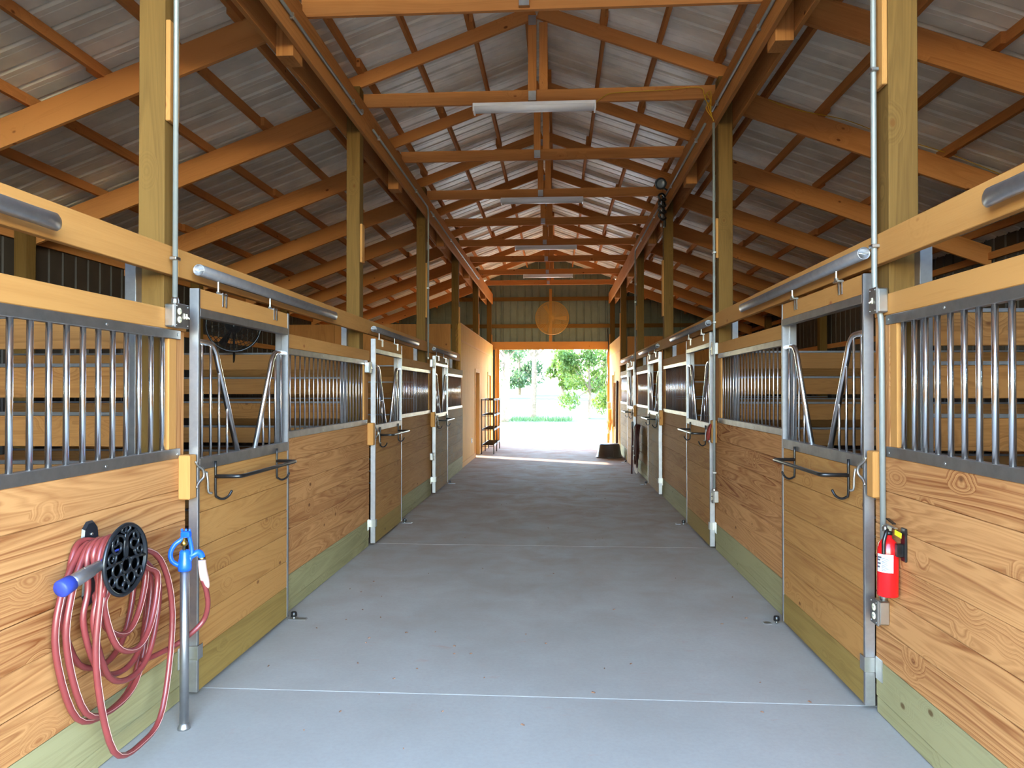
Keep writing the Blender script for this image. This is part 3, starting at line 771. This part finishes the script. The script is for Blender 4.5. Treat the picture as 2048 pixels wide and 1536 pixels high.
conduit('grey conduit down the second right post to a low outlet box', [(PX('R', .052), 7.20, 4.30), (PX('R', .052), 7.20, 2.2), (PX('R', .052), 7.22, .60)], [(PX('R', .05), 7.20, 2.30, 'z'), (PX('R', .05), 7.20, 3.0, 'z'), (PX('R', .05), 7.22, .8, 'z')])
conduit('grey conduit along the right header beyond the yellow wires', [(PX('R', .054), 7.6, zh), (PX('R', .054), 11.0, zh)], [(PX('R', .05), 8.1, zh, 'y'), (PX('R', .05), 9.9, zh, 'y')])
conduit('grey conduit along the right header then down the fourth post', [(PX('R', .054), 11.1, zh), (PX('R', .054), 14.4, zh), (PX('R', .054), 14.4, 2.0)], [(PX('R', .05), 11.6, zh, 'y'), (PX('R', .05), 13.4, zh, 'y'), (PX('R', .05), 14.4, 3.4, 'z')])

def outlet_box(label, x, y0, y1, z0, z1, sg, parts):
    """box standing off the wall, its cover facing the aisle"""
    t = thing('outlet_box', (x, (y0+y1)/2, z0), label, 'outlet')
    boxo('box', (x, y0, z0), (x+sg*.05, y1, z1), 'zinc', t, .006)
    xf = x+sg*.05
    boxo('cover', (xf, y0-.004, z0-.004), (xf+sg*.010, y1+.004, z1+.004), 'galv_dark', t, .004)
    xf += sg*.010
    for kind, yc in parts:
        if kind == 'r':
            for zc in ((z0+z1)/2-.021, (z0+z1)/2+.021):
                r = lathe('receptacle', [(.017, 0), (.017, .003), (.012, .0045), (.001, .005)], 'cream', t, Matrix.Translation((xf, yc, zc)) @ Matrix.Rotation(sg*PI/2, 4, 'Y'), 16)
                for dy in (-.005, .005): boxo('slot', (xf+sg*.0045, yc+dy-.001, zc-.002), (xf+sg*.0056, yc+dy+.001, zc+.006), 'ink', r, 0)
        else:
            boxo('switch', (xf, yc-.006, (z0+z1)/2-.014), (xf+sg*.003, yc+.006, (z0+z1)/2+.014), 'cream', t, .001)
            timber('switch_lever', (xf, yc, (z0+z1)/2), (xf+sg*.016, yc, (z0+z1)/2-.012), .007, .007, 'cream', t)
    for yy in (y0+.01, y1-.01):
        for zz in (z0+.01, z1-.01): lathe('screw', [(.004, 0), (.004, .002), (.001, .003)], 'zinc', t, Matrix.Translation((xf, yy, zz)) @ Matrix.Rotation(sg*PI/2, 4, 'Y'), 8)
    return t
xw = PX('L', DB['L']+.001)
outlet_box('double steel box with receptacle and two switches below the left conduit', xw, 3.42, 3.545, 1.94, 2.055, 1, [('r', 3.455), ('s', 3.50), ('s', 3.525)])
xw = PX('R', DB['R']+.001)
outlet_box('steel switch box by the top of the nearest right door', xw, 3.545, 3.62, 2.0, 2.12, -1, [('s', 3.585)])
outlet_box('steel receptacle box low on the wall under the fire extinguisher', xw, 3.545, 3.62, .485, .60, -1, [('r', 3.583)])
outlet_box('steel receptacle box low beside the second right door', xw, 7.19, 7.26, .50, .62, -1, [('r', 7.225)])
outlet_box('steel switch box high beside the second right door', xw, 7.19, 7.26, 1.98, 2.10, -1, [('s', 7.225)])
outlet_box('steel switch box high beside the second left door', PX('L', DB['L']+.001), 7.10, 7.17, 1.80, 1.91, 1, [('s', 7.135)])
outlet_box('steel box high beside the third left door', PX('L', DB['L']+.001), 10.80, 10.87, 1.98, 2.1, 1, [('s', 10.835)])
outlet_box('steel box low beside the third left door', PX('L', DB['L']+.001), 10.80, 10.87, .55, .66, 1, [('r', 10.835)])
outlet_box('small pale receptacle low on the plywood wall', -1.993, 16.35, 16.42, .40, .52, .2, [('r', 16.385)])

# yellow cable
xh = PX('R', .05)
c = thing('electrical_cable', (xh, 7.36, 4.55), 'yellow electrical cable looping from the tie beam into the right conduit', 'cable')
tubes('cable_run', [smooth_path([(.40, 7.36, 4.60), (.48, 7.36, 4.66), (.6, 7.368, 4.70), (1.1, 7.368, 4.715), (1.45, 7.36, 4.73), (1.50, 7.33, 4.62), (1.53, 7.25, 4.45), (1.56, 7.21, 4.33)], 5),
                    smooth_path([(1.52, 7.34, 4.66), (1.55, 7.30, 4.56), (1.50, 7.27, 4.48), (1.55, 7.22, 4.36)], 5),
                    smooth_path([(1.57, 7.27, 4.47), (1.50, 7.32, 4.60), (1.555, 7.3, 4.66), (1.54, 7.22, 4.42), (1.562, 7.205, 4.32)], 5)], .0045, 'wire', c, 6)
tubes('cable_run', [smooth_path([(2.15, 7.355, 4.58), (2.4, 7.36, 4.48), (2.9, 7.36, 4.36), (3.3, 7.36, 4.2), (3.9, 7.36, 4.0), (4.4, 7.355, 3.78), (4.9, 7.36, 3.56)], 5)], .0045, 'wire', c, 6)

# ------------------------------------------------------------------ fire extinguisher
ex, ey, ez = 1.545, 3.445, .655
t = thing('fire_extinguisher', (ex, ey, ez), 'red fire extinguisher on a black wall bracket by the right outlet box', 'extinguisher')
tilt = Matrix.Translation((ex, ey, ez)) @ Matrix.Rotation(math.radians(-3), 4, 'X') @ Matrix.Rotation(math.radians(2), 4, 'Y')
lathe('cylinder', [(.001, 0), (.040, .0), (.046, .006), (.046, .20), (.0455, .222), (.040, .246), (.028, .263), (.017, .271), (.016, .290), (.001, .290)], 'red', t, tilt, 32)
def curved_patch(nm, r, a0, a1, z0, z1, mat, par, n=12):
    V = []
    for z in (z0, z1):
        for i in range(n+1): a = a0+(a1-a0)*i/n; V.append((r*math.cos(a), r*math.sin(a), z))
    return mesh_obj(nm, V, [(i, i+1, n+2+i, n+1+i) for i in range(n)], mat, par, tilt, True)
lb = curved_patch('label', .0466, math.radians(178), math.radians(275), .115, .198, 'white', t)
for i in range(10):
    z = .123+i*.006; a1 = random.uniform(238, 258)
    curved_patch('print_line', .0470, math.radians(212), math.radians(a1), z, z+.0022, 'ink', lb, 6)
for z, w_ in ((.178, 30), (.166, 22), (.15, 26), (.134, 20)): curved_patch('print_block', .0470, math.radians(181), math.radians(181+w_), z, z+.008, 'ink', lb, 5)
lathe('neck', [(.019, .286), (.019, .30), (.014, .304), (.014, .318)], 'black', t, tilt, 16)
o = link('valve', box_mesh(.026, .03, .03, 'zinc', .004), 'zinc', t, tilt @ Matrix.Translation((0, 0, .318)))
lathe('gauge', [(.016, 0), (.016, .012), (.012, .014), (.001, .014)], 'zinc', t, tilt @ Matrix.Translation((-.014, -.008, .316)) @ Matrix.Rotation(-PI/2, 4, 'Y'), 14)
link('carry_handle', box_mesh(.016, .088, .006, 'zinc', .002), 'zinc', t, tilt @ Matrix.Translation((0, -.036, .330)) @ Matrix.Rotation(math.radians(6), 4, 'X'))
link('lever', box_mesh(.018, .07, .006, 'black', .002), 'black', t, tilt @ Matrix.Translation((0, -.026, .352)) @ Matrix.Rotation(math.radians(14), 4, 'X'))
link('pull_tag', box_mesh(.004, .062, .024, 'yellow', .001), 'yellow', t, tilt @ Matrix.Translation((.012, -.072, .300)) @ Matrix.Rotation(math.radians(8), 4, 'X'))
V, F = sweep_geo(smooth_path([(-.01, -.012, .31), (-.022, -.03, .30), (-.034, -.034, .262), (-.035, -.034, .225), (-.035, -.034, .200)], 4), .009, 8)
mesh_obj('nozzle', V, F, 'black', t, tilt, True)
boxo('bracket', (PX('R', DB['R']+.0005), ey-.075, .83), (PX('R', DB['R']+.012), ey-.03, .985), 'black', t, .004)
boxo('bracket', (PX('R', DB['R']+.012), ey-.055, .86), (ex+.02, ey-.035, .90), 'black', t, .003)
boxo('bracket', (ex+.018, ey-.055, .85), (ex+.05, ey-.03, .91), 'black', t, .003)

# ------------------------------------------------------------------ yard hydrant
hx, hy = -1.787, 3.31
t = thing('yard_hydrant', (hx, hy, 0), 'blue headed yard hydrant on a galvanised standpipe beside the hose', 'hydrant')
lathe('standpipe', [(.021, .0), (.021, .78)], 'galv', t, Matrix.Translation((hx, hy, 0)), 16)
lathe('floor_collar', [(.030, 0), (.029, .008), (.023, .022), (.021, .03)], 'galv', t, Matrix.Translation((hx, hy, 0)), 16)
lathe('head', [(.001, .755), (.030, .756), (.032, .775), (.030, .80), (.026, .815), (.024, .845), (.018, .855), (.001, .856)], 'blue', t, Matrix.Translation((hx, hy, 0)), 18)
ringp = smooth_path([(hx-.02, hy-.02, .785), (hx-.045, hy-.035, .81), (hx-.05, hy-.036, .85), (hx-.035, hy-.026, .885), (hx-.012, hy-.012, .905), (hx+.004, hy-.006, .925)], 5)
tube('lever_arm', ringp, .011, 'blue', t, 8, False, .8)
ringp = smooth_path([(hx+.022, hy+.004, .80), (hx+.03, hy+.01, .84), (hx+.026, hy+.008, .88), (hx+.02, hy+.0, .925)], 5)
tube('lever_arm', ringp, .0095, 'blue', t, 8)
boxo('lever_cap', (hx-.014, hy-.02, .915), (hx+.030, hy+.012, .945), 'blue', t, .006)
for dx in (-.012, .008, .026): lathe('bolt', [(.006, 0), (.006, .01), (.003, .013)], 'blue', t, Matrix.Translation((hx+dx, hy-.004, .944)), 8)
lathe('valve_stem', [(.007, .855), (.007, .875), (.016, .88), (.017, .893), (.009, .90), (.005, .92)], 'brass', t, Matrix.Translation((hx+.002, hy-.01, 0)), 10)
tube('spout', smooth_path([(hx+.02, hy+.01, .82), (hx+.045, hy+.03, .835), (hx+.058, hy+.042, .825), (hx+.062, hy+.046, .80)], 4), [.016]*12+[.018], 'blue', t, 10)

# ------------------------------------------------------------------ cast iron hose hanger
wx = PX('L', DB['L'])
cy, cz = 2.787, .934; xd = -1.752
t = thing('hose_hanger', (wx, cy, cz), 'black cast iron hose hanger with a round scrollwork face on the left planks', 'hose hanger')
# back plate
pl = []
prof = [(-.045, .15), (-.02, .175), (.02, .175), (.045, .15), (.052, .10), (.04, .03), (.036, -.06), (.045, -.13), (.03, -.17), (0, -.18), (-.03, -.17), (-.045, -.13), (-.036, -.06), (-.04, .03), (-.052, .10)]
n = len(prof)
py_, pz_ = cy+.072, cz-.035
V = [(wx+.001, py_+a, pz_+b_) for a, b_ in prof]+[(wx+.012, py_+a*.88, pz_+b_*.95) for a, b_ in prof]
F = [tuple(range(n)), tuple(range(n, 2*n))]+[(i, (i+1) % n, n+(i+1) % n, n+i) for i in range(n)]
mesh_obj('back_plate', V, F, 'iron', t)
lathe('screw', [(.008, 0), (.007, .004), (.001, .006)], 'zinc', t, Matrix.Translation((wx+.012, py_, pz_+.12)) @ Matrix.Rotation(PI/2, 4, 'Y'), 10)
# saddle arm
V, F = joined([sweep_geo([(wx+.008, cy+.05+dy*.9, cz+dz), (xd-.004, cy+dy, cz+dz)], .012, 8) for dy, dz in ((-.07, .02), (0, .05), (.07, .02))])
o0 = Vector((wx, cy, cz)); mesh_obj('saddle_arm', [Vector(v)-o0 for v in V], F, 'iron', t, Matrix.Translation(o0), True)
# scrollwork face (in the yz plane at x = xd)
R0 = .143
def disc(pts): return [(xd, cy+a, cz+b_) for a, b_ in pts]
def circ(a, b_, r, n=20): return [(a+r*math.cos(2*PI*i/n), b_+r*math.sin(2*PI*i/n)) for i in range(n)]
def spiral(a, b_, r0, r1, t0, turns, n=22): return [(a+(r0+(r1-r0)*i/n)*math.cos(t0+turns*2*PI*i/n), b_+(r0+(r1-r0)*i/n)*math.sin(t0+turns*2*PI*i/n)) for i in range(n+1)]
rim = lathe('rim', [(R0-.010, -.006), (R0, -.008), (R0+.006, 0), (R0, .008), (R0-.010, .006), (R0-.010, -.006)], 'iron', t, Matrix.Translation((xd, cy, cz)) @ Matrix.Rotation(PI/2, 4, 'Y'), 44)
sc = []
for a, b_, r in ((0, -.022, .030), (-.058, -.03, .028), (.058, -.03, .028), (-.034, -.08, .027), (.034, -.08, .027), (0, -.108, .022), (-.09, -.07, .02), (.09, -.07, .02)):
    sc.append(sweep_geo(disc(circ(a, b_, r)), .0062, 6, True))
for sg_ in (-1, 1):
    sc.append(sweep_geo(disc([(sg_*x, y) for x, y in spiral(.052, .062, .052, .010, PI*1.05, -1.35)]), .0062, 6))
    sc.append(sweep_geo(disc([(sg_*x, y) for x, y in spiral(.092, .022, .030, .008, PI*.9, 1.3)]), .0058, 6))
    sc.append(sweep_geo(disc([(sg_*x, y) for x, y in spiral(.075, .085, .034, .008, -.2, 1.2)]), .0055, 6))
    sc.append(sweep_geo(disc([(0, .13), (sg_*.004, .09), (sg_*.012, .05), (sg_*.006, .01)]), .006, 6))
    sc.append(sweep_geo(disc([(sg_*.02, .137), (sg_*.03, .118), (0, .105)]), .006, 6))
    sc.append(sweep_geo(disc([(sg_*.135, -.01), (sg_*.085, -.004), (sg_*.03, -.002)]), .0062, 6))
sc.append(sweep_geo(disc([(0, .14), (0, .0)]), .0065, 6))
V, F = joined(sc); o0 = Vector((xd, cy, cz))
mesh_obj('scrollwork', [Vector(v)-o0 for v in V], F, 'iron', t, Matrix.Translation(o0), True)

# ------------------------------------------------------------------ garden hose
hz = .945
t = thing('garden_hose', (-1.85, 2.85, .5), 'dull red garden hose coiled on the black hanger and joined to the hydrant', 'hose')
loops = [  # left y, right y, bottom z, distance from wall
    (2.60, 3.20, .26, -1.91), (2.625, 3.18, .275, -1.885), (2.66, 3.13, .46, -1.93), (2.70, 3.17, .42, -1.87),
    (2.735, 3.08, .585, -1.845), (2.675, 3.225, .10, -1.80), (2.69, 3.15, .40, -1.82), (2.72, 3.10, .52, -1.80)]
pts = []
for i, (a, b_, zb, x) in enumerate(loops):
    m = (a+b_)/2+.02; j = random.uniform(-.01, .01)
    zt_ = hz+.055+.004*i
    pts += [(x, cy+.0, zt_), (x, cy-.065, hz+.02), (x+.004, a+.02, hz-.12), (x, a, (hz+zb)/2+.02+j), (x+.006, a+(m-a)*.35, zb+.06), (x+.01, m, zb), (x+.006, b_-(b_-m)*.35, zb+.075), (x, b_, (hz+zb)/2+.05), (x-.004, b_-.10, hz-.09), (x, cy+.10, hz+.02)]
pts += [(-1.80, cy, hz+.05), (-1.795, cy-.05, hz+.01), (-1.79, cy-.09, hz-.14)]
tube('coil', smooth_path(pts, 5), .0125, 'hose', t, 8)
# pale stripe lines on a few loops
V = []; stripes = []
sp = smooth_path(pts, 5)
nl = len(loops)
for i in (0, 1, 4, 5, 7):
    seg = [Vector(p)+Vector((.0122, .004, .003)) for p in sp[i*50+8:i*50+44]]
    stripes.append(sweep_geo(seg, .0015, 5))
V, F = joined(stripes); mesh_obj('stripe', V, F, 'hose_stripe', t, None, True)
lead = smooth_path([(-1.87, 3.10, .40), (-1.84, 3.22, .40), (-1.80, 3.33, .42), (-1.745, 3.40, .48), (-1.715, 3.395, .56), (-1.712, 3.375, .64), (-1.722, 3.358, .70)], 6)
tube('supply_lead', lead, .0125, 'hose', t, 10)
tube('strain_sleeve', smooth_path([(-1.712, 3.378, .655), (-1.716, 3.370, .69), (-1.722, 3.36, .74), (-1.725, 3.356, .785), (-1.725, 3.356, .80)], 3), [.013, .016, .018, .0195, .020, .020, .0195, .019, .019, .018, .018, .017, .017], 'pale_rubber', t, 12)
lathe('brass_coupling', [(.017, 0), (.018, .012), (.015, .016)], 'brass', t, Matrix.Translation((-1.725, 3.356, .796)), 12)
na = Vector((-1.77, 2.66, .945)); nb = Vector((-1.80, 2.452, .895))
dv = (nb-na).normalized(); Rn = dv.to_track_quat('Z', 'X').to_matrix().to_4x4()
noz = lathe('nozzle', [(.014, 0), (.02, .01), (.022, .05), (.025, .055), (.027, .13), (.024, .135), (.024, .15)], 'galv', t, Matrix.Translation(na) @ Rn, 16)
lathe('nozzle_grip', [(.022, .145), (.031, .15), (.033, .195), (.028, .202), (.001, .202)], 'navy', t, Matrix.Translation(na) @ Rn, 14)
tube('nozzle_hook', smooth_path([na+Vector((0, .10, .035)), na+Vector((0, .06, .035)), na+Vector((0, .02, .01)), na], 4), .013, 'navy', t, 10)
boxo('nozzle_trigger', na+dv*.03+Vector((-.006, -.03, .014)), na+dv*.10+Vector((.006, .01, .026)), 'galv', t, .003)

# ------------------------------------------------------------------ black fan in the first left stall
def basket_fan(label, c, R, nrm, mat, blades=True, rings=9, spokes=24, deep=.12):
    t = thing('fan', c, label, 'fan')
    T = Matrix.Translation(c) @ Vector(nrm).to_track_quat('Z', 'Y').to_matrix().to_4x4()
    def ring(r, z, rad, n=40): return sweep_geo([(r*math.cos(2*PI*i/n), r*math.sin(2*PI*i/n), z) for i in range(n)], rad, 5, True)
    P = []
    for i in range(1, rings+1): P.append(ring(R*i/rings, deep*.5*(1-(i/rings)**4), .0032))
    for i in range(spokes):
        a = 2*PI*i/spokes; P.append(sweep_geo([(R*f*math.cos(a), R*f*math.sin(a), deep*.5*(1-f**4)) for f in (.1, .4, .7, .9, 1)], .0032, 5))
    V, F = joined(P); mesh_obj('guard', V, F, mat, t, T)
    V, F = joined([ring(R, 0, .011), ring(R, -deep*.6, .009)]); mesh_obj('rim', V, F, mat, t, T, True)
    lathe('motor', [(.001, -.14), (.07, -.13), (.08, -.05), (.04, .02), (.001, .03)], mat, t, T, 16)
    for i in range(3):
        a = 2*PI*i/3; V = []
        for f in (.15, .4, .65, .88):
            w = .10+.12*f
            for u in (-1, -.3, .4, 1):
                an = a+u*w*.9/(f+.3); V.append((R*f*math.cos(an), R*f*math.sin(an), -.045+u*.035))
        F = [(r*4+q, r*4+q+1, r*4+q+5, r*4+q+4) for r in range(3) for q in range(3)]
        mesh_obj('blade', V, F, mat, t, T, True)
    return t
f = basket_fan('black basket fan hung over the partition in the nearest left stall', (-3.30, 7.05, 2.28), .26, (.5, -1, -.1), 'black', deep=.2, spokes=36, rings=7)
bar('mount_arm', (-3.32, 7.1, 2.2), (-3.36, 7.19, 1.9), .012, 'black', f)
f = basket_fan('large round tan wire guarded fan above the far doorway', (-.165, YEND-.34, 3.83), .505, (0, -1, 0), 'guard', rings=44, spokes=48, deep=.1)
boxo('mount_bar', (-.21, YEND-.22, 3.79), (-.12, YEND-.14, 3.87), 'guard', f)

# ------------------------------------------------------------------ floodlight and cord bundle on the right header
t = thing('floodlight', (1.50, 10.2, 4.5), 'dark floodlight with a round grey lens on the right header', 'floodlight')
T = Matrix.Translation((1.47, 10.18, 4.56)) @ Vector((-.4, -1, -.25)).to_track_quat('Z', 'Y').to_matrix().to_4x4()
lathe('housing', [(.001, -.12), (.05, -.11), (.075, -.03), (.085, .03), (.08, .035), (.07, .02)], 'black', t, T, 20)
lathe('lens', [(.072, .018), (.05, .026), (.001, .03)], 'lens', t, T, 20)
bar('arm', (1.50, 10.24, 4.52), (1.57, 10.24, 4.48), .014, 'black', t)
t = thing('cord_bundle', (1.53, 10.4, 4.2), 'black cords and clips bunched on hooks under the right header', 'cord')
for q in range(4):
    zz = 4.42-.09*q
    P = [(1.55, 10.35+.03*q, zz), (1.50, 10.3, zz+.03), (1.45, 10.28, zz-.01), (1.50, 10.3, zz-.07), (1.56, 10.36, zz-.04), (1.52, 10.42, zz+.02)]
    tube('cord_loop', smooth_path(P, 5, True), .016, 'black', t, 8, True)
tube('hanging_cord', smooth_path([(1.53, 10.36, 4.4), (1.52, 10.36, 4.2), (1.55, 10.36, 4.05), (1.54, 10.36, 3.98)], 5), .02, 'black', t, 8)
for yy, zz in ((10.3, 4.13), (10.4, 4.02), (10.36, 4.22)): lathe('clip', [(.001, -.03), (.014, -.02), (.014, .02), (.001, .03)], 'zinc', t, Matrix.Translation((1.50, yy, zz)), 10)

# ------------------------------------------------------------------ far end: shelves, tub, tack
def wire_shelf(label, x0, x1, y0, y1, H):
    t = thing('wire_shelf', ((x0+x1)/2, (y0+y1)/2, 0), label, 'shelf', 'wire shelves')
    for x in (x0, x1):
        for y in (y0, y1): bar('leg', (x, y, 0), (x, y, H), .0125, 'shelfwire', t, 8)
    for z in (.2, .6, .97, H-.03):
        P = []
        for zz in (z, z+.03):
            P += [sweep_geo([(x0, y0, zz), (x1, y0, zz)], .006, 5), sweep_geo([(x0, y1, zz), (x1, y1, zz)], .006, 5), sweep_geo([(x0, y0, zz), (x0, y1, zz)], .006, 5), sweep_geo([(x1, y0, zz), (x1, y1, zz)], .006, 5)]
        m = int((y1-y0)/.03)
        for i in range(1, m): yy = y0+(y1-y0)*i/m; P.append(sweep_geo([(x0, yy, z+.03), (x1, yy, z+.03)], .002, 4))
        V, F = joined(P); mesh_obj('shelf', V, F, 'shelfwire', t)
wire_shelf('dark wire shelf rack by the left doorway, nearer of two', -1.93, -1.62, 17.86+.17, 18.9, 1.40)
wire_shelf('dark wire shelf rack by the left doorway, farther of two', -1.93, -1.62, 18.94, 19.82, 1.40)
t = thing('rubber_tub', (1.25, 17.35, 0), 'black rubber feed tub turned upside down on the floor at right', 'tub')
lathe('tub', [(.318, 0), (.325, .012), (.318, .03), (.300, .035), (.252, .30), (.240, .325), (.21, .335), (.001, .330)], 'rubber', t, Matrix.Translation((1.25, 17.35, 0)), 40)
for a in (3.6, 5.0): lathe('rib', [(.004, 0), (.004, .27)], 'rubber', t, Matrix.Translation((1.25+.298*math.cos(a), 17.35+.298*math.sin(a), .035)) @ Matrix.Rotation(-.17, 4, (-math.sin(a), math.cos(a), 0)), 6)

xr = PX('R', DB['R'])
t = thing('push_pole', (1.46, 13.95, 0), 'dark wooden tool handle leaning by the fourth right door', 'tool')
bar('shaft', (1.44, 13.95, .0), (1.47, 14.06, 1.0), .018, 'leather', t); lathe('grip', [(.021, 0), (.023, .02), (.023, .12), (.019, .14)], 'black', t, Matrix.Translation((1.467, 14.05, .87)), 10)
t = thing('bridle_bundle', (1.53, 13.65, .5), 'bundle of dark brown leather bridles hanging by the fourth right door', 'bridle')
for q in range(12):
    y = 13.5+.08*(q % 4); x = 1.485+.022*(q//4)+random.uniform(-.01, .01); zb = random.uniform(.18, .5); w = random.uniform(.07, .16)
    P = [(x+.02, y, .96), (x-.03, y-w*.6, .88), (x-.035, y-w, (1.0+zb)/2), (x-.02, y-w*.5, zb+.04), (x, y, zb), (x+.01, y+w*.6, zb+.06), (x+.01, y+w, (1.0+zb)/2), (x+.015, y+w*.6, .88)]
    tube('strap', smooth_path(P, 4, True), .020, 'leather', t, 6, True, .5)
for q in range(3): lathe('buckle', [(.001, -.014), (.015, -.009), (.015, .009), (.001, .014)], 'zinc', t, Matrix.Translation((1.44, 13.5+.08*q, .40+.08*q)), 8)
t = thing('lead_rope', (1.53, 13.95, .2), 'pink and white lead rope hanging below the leather bridles', 'rope')
for q in range(4): tube('strand', smooth_path([(1.53, 13.86+.04*q, .50), (1.49, 13.85+.045*q, .30), (1.51, 13.86+.04*q, .07), (1.53, 13.88+.04*q, .05), (1.54, 13.89+.04*q, .3)], 5), .018, 'rope', t, 8)
bar('hook', (xr, 13.95, .52), (1.50, 13.95, .52), .006, 'zinc', t)

t = thing('halter_clip', (1.53, 7.31, 1.14), 'small dark red halter piece hung on the block of the second right door', 'halter')
xq = PX('R', DD['R'])-.006
tube('strap', smooth_path([(xq, 7.28, 1.27), (xq-.02, 7.25, 1.22), (xq-.024, 7.26, 1.15), (xq-.02, 7.31, 1.12), (xq-.02, 7.34, 1.17), (xq-.008, 7.32, 1.24)], 5, True), .018, 'redleather', t, 8, True, .7)
lathe('ring', [(.02, -.004), (.026, 0), (.02, .004), (.02, -.004)], 'zinc', t, Matrix.Translation((xq-.02, 7.29, 1.11)) @ Matrix.Rotation(PI/2, 4, 'Y'), 14)
xw = 1.594
def hanging(label, y, z0, z1, mat, spread, n_, hookmat='zinc'):
    t = thing('lead_line', (xw-.05, y, z1), label, 'tack', 'tack on the right far wall')
    bar('hook', (xw, y, z0), (xw-.07, y, z0+.01), .008, hookmat, t)
    for q in range(n_):
        w = spread*(.5+.5*q/max(1, n_-1)); x = xw-.03-.022*q; zb = z1+random.uniform(0, .15)
        P = [(x, y, z0+.015), (x-.005, y-w*.7, z0-.25), (x-.01, y-w, (z0+z1)/2), (x-.015, y-w*.5, zb+.05), (x-.015, y, zb), (x-.01, y+w*.55, zb+.08), (x-.005, y+w, (z0+z1)/2), (x, y+w*.6, z0-.2)]
        tube('loop', smooth_path(P, 4, True), .024, mat, t, 6, True, .6)
    return t
hanging('tan lead line looped on a hook, middle of the right far wall', 19.35, 1.80, .55, 'tan', .2, 3)
hanging('grey webbing halter hanging nearest the far doorway', 21.2, 1.25, .55, 'grey_web', .26, 5)
hanging('dark brown strap hanging just past the last right stall', 18.62, 1.85, .20, 'leather', .05, 2)
hanging('orange tan halter hanging low on the right far wall', 20.95, 1.05, .35, 'tan', .28, 5)
t = thing('hanging_cable', (1.50, 21.7, 2.2), 'dark twisted cable hanging on the right jamb of the far doorway', 'cable')
tubes('cable', [smooth_path([(1.53, 21.80, 3.5), (1.55, 21.78, 3.0), (1.51, 21.8, 2.6), (1.54, 21.78, 2.2), (1.49, 21.8, 1.95), (1.47, 21.8, 1.8), (1.52, 21.8, 1.82), (1.55, 21.8, 2.1)], 6)], .014, 'black', t, 6)

# ------------------------------------------------------------------ outside beyond the far doorway
def leaf_cloud(blobs, n, size):
    V = []; F = []
    for _ in range(n):
        cx_, cy_, cz_, r = random.choice(blobs)
        while True:
            p = Vector((random.uniform(-1, 1), random.uniform(-1, 1), random.uniform(-1, 1)))
            if .25 < p.length < 1: break
        p = Vector((cx_+p.x*r, cy_+p.y*r, cz_+p.z*r*.8))
        q = Euler((random.uniform(0, 6.3), random.uniform(0, 6.3), random.uniform(0, 6.3))).to_matrix(); s_ = size*random.uniform(.6, 1.3)
        a = q @ Vector((s_, 0, 0)); b_ = q @ Vector((0, s_*.55, 0)); o = len(V)
        V += [p-a, p+b_-a*.1, p+a, p-b_-a*.1]; F.append((o, o+1, o+2, o+3))
    return V, F
def tree(label, x, y, h, crown, leaves, mat, trunk_r, size=.12, lean=0):
    t = thing('tree', (x, y, 0), label, 'tree', 'trees outside the far doorway')
    z0 = -.05 + max(0, y-44)*.022
    tp = smooth_path([(0, 0, z0-.1), (.05+lean*.3, .02, h*.3), (lean*.7, -.03, h*.6), (lean, 0, h*.95)], 5)
    tube('trunk', [Vector((x, y, 0))+p for p in tp], [trunk_r*(1.15-.85*i/(len(tp)-1)) for i in range(len(tp))], 'bark', t, 10)
    P = []
    for c_ in crown[:7]:
        P.append(sweep_geo([(x+lean*.5, y, h*.4), (x+c_[0]*.6, y+c_[1]*.6, h*.4+(c_[2]-h*.4)*.7), (x+c_[0], y+c_[1], c_[2])], [trunk_r*.4, trunk_r*.25, trunk_r*.1], 6))
    V, F = joined(P); mesh_obj('branches', V, F, 'bark', t)
    V, F = leaf_cloud([(x+a, y+b_, c_, r) for a, b_, c_, r in crown], leaves, size)
    o = mesh_obj('foliage', V, F, mat, t); o['kind'] = 'stuff'
    return t
def blobs(n, rx, ry, z0, z1, r): return [(random.uniform(-rx, rx), random.uniform(-ry, ry), random.uniform(z0, z1), random.uniform(r*.6, r)) for _ in range(n)]
tree('yellow green leafy tree at the right of the far doorway', 1.9, 43, 4.2, blobs(16, 1.6, 1.2, .9, 4.2, .8), 5200, 'leaf_yellow', .10, .10)
tree('tall thin trunked tree near the middle of the far doorway', -1.5, 43.5, 9.0, blobs(12, 2.4, 1, 4.8, 9, .9), 2600, 'leaf_green', .17, .12, .1)
tree('dark trunked tree at the left edge of the far doorway', -2.85, 38, 8.0, blobs(10, 1.4, .8, 2.6, 7, .7), 2200, 'leaf_green', .22, .11, .2)
tree('low bright bush at the far right of the doorway view', 4.2, 46, 3.0, blobs(12, 1.5, 1.2, .7, 3.2, .9), 3200, 'leaf_yellow', .08, .11)
far = [(-9, 78, 'leaf_green', 'first'), (-4.5, 84, 'leaf_green', 'second'), (.5, 76, 'leaf_yellow', 'third'), (5.5, 82, 'leaf_yellow', 'fourth'), (10.5, 78, 'leaf_green', 'fifth')]
for x, y, m_, w_ in far:
    tree('distant broad tree on the rise behind the lawn, %s from the left' % w_, x, y, 8.5, blobs(14, 1.7, 1.6, 2.2, 9, 1.4), 2600, m_, .2, .22)
tg = [((random.uniform(-2.6, .8), random.uniform(38, 41), -.04)) for _ in range(900)]
V = []; F = []
for x, y, z in tg:
    a = random.uniform(0, 6.3); h = random.uniform(.12, .32); o = len(V); dx, dy = math.cos(a)*.02, math.sin(a)*.02
    V += [(x-dx, y-dy, z), (x+dx, y+dy, z), (x+random.uniform(-.1, .1), y+random.uniform(-.1, .1), z+h)]; F.append((o, o+1, o+2))
tag(mesh_obj('grass_tufts', V, F, 'grass'), 'rough green grass tufts at the lawn edge beyond the gravel', 'grass', None, 'stuff')
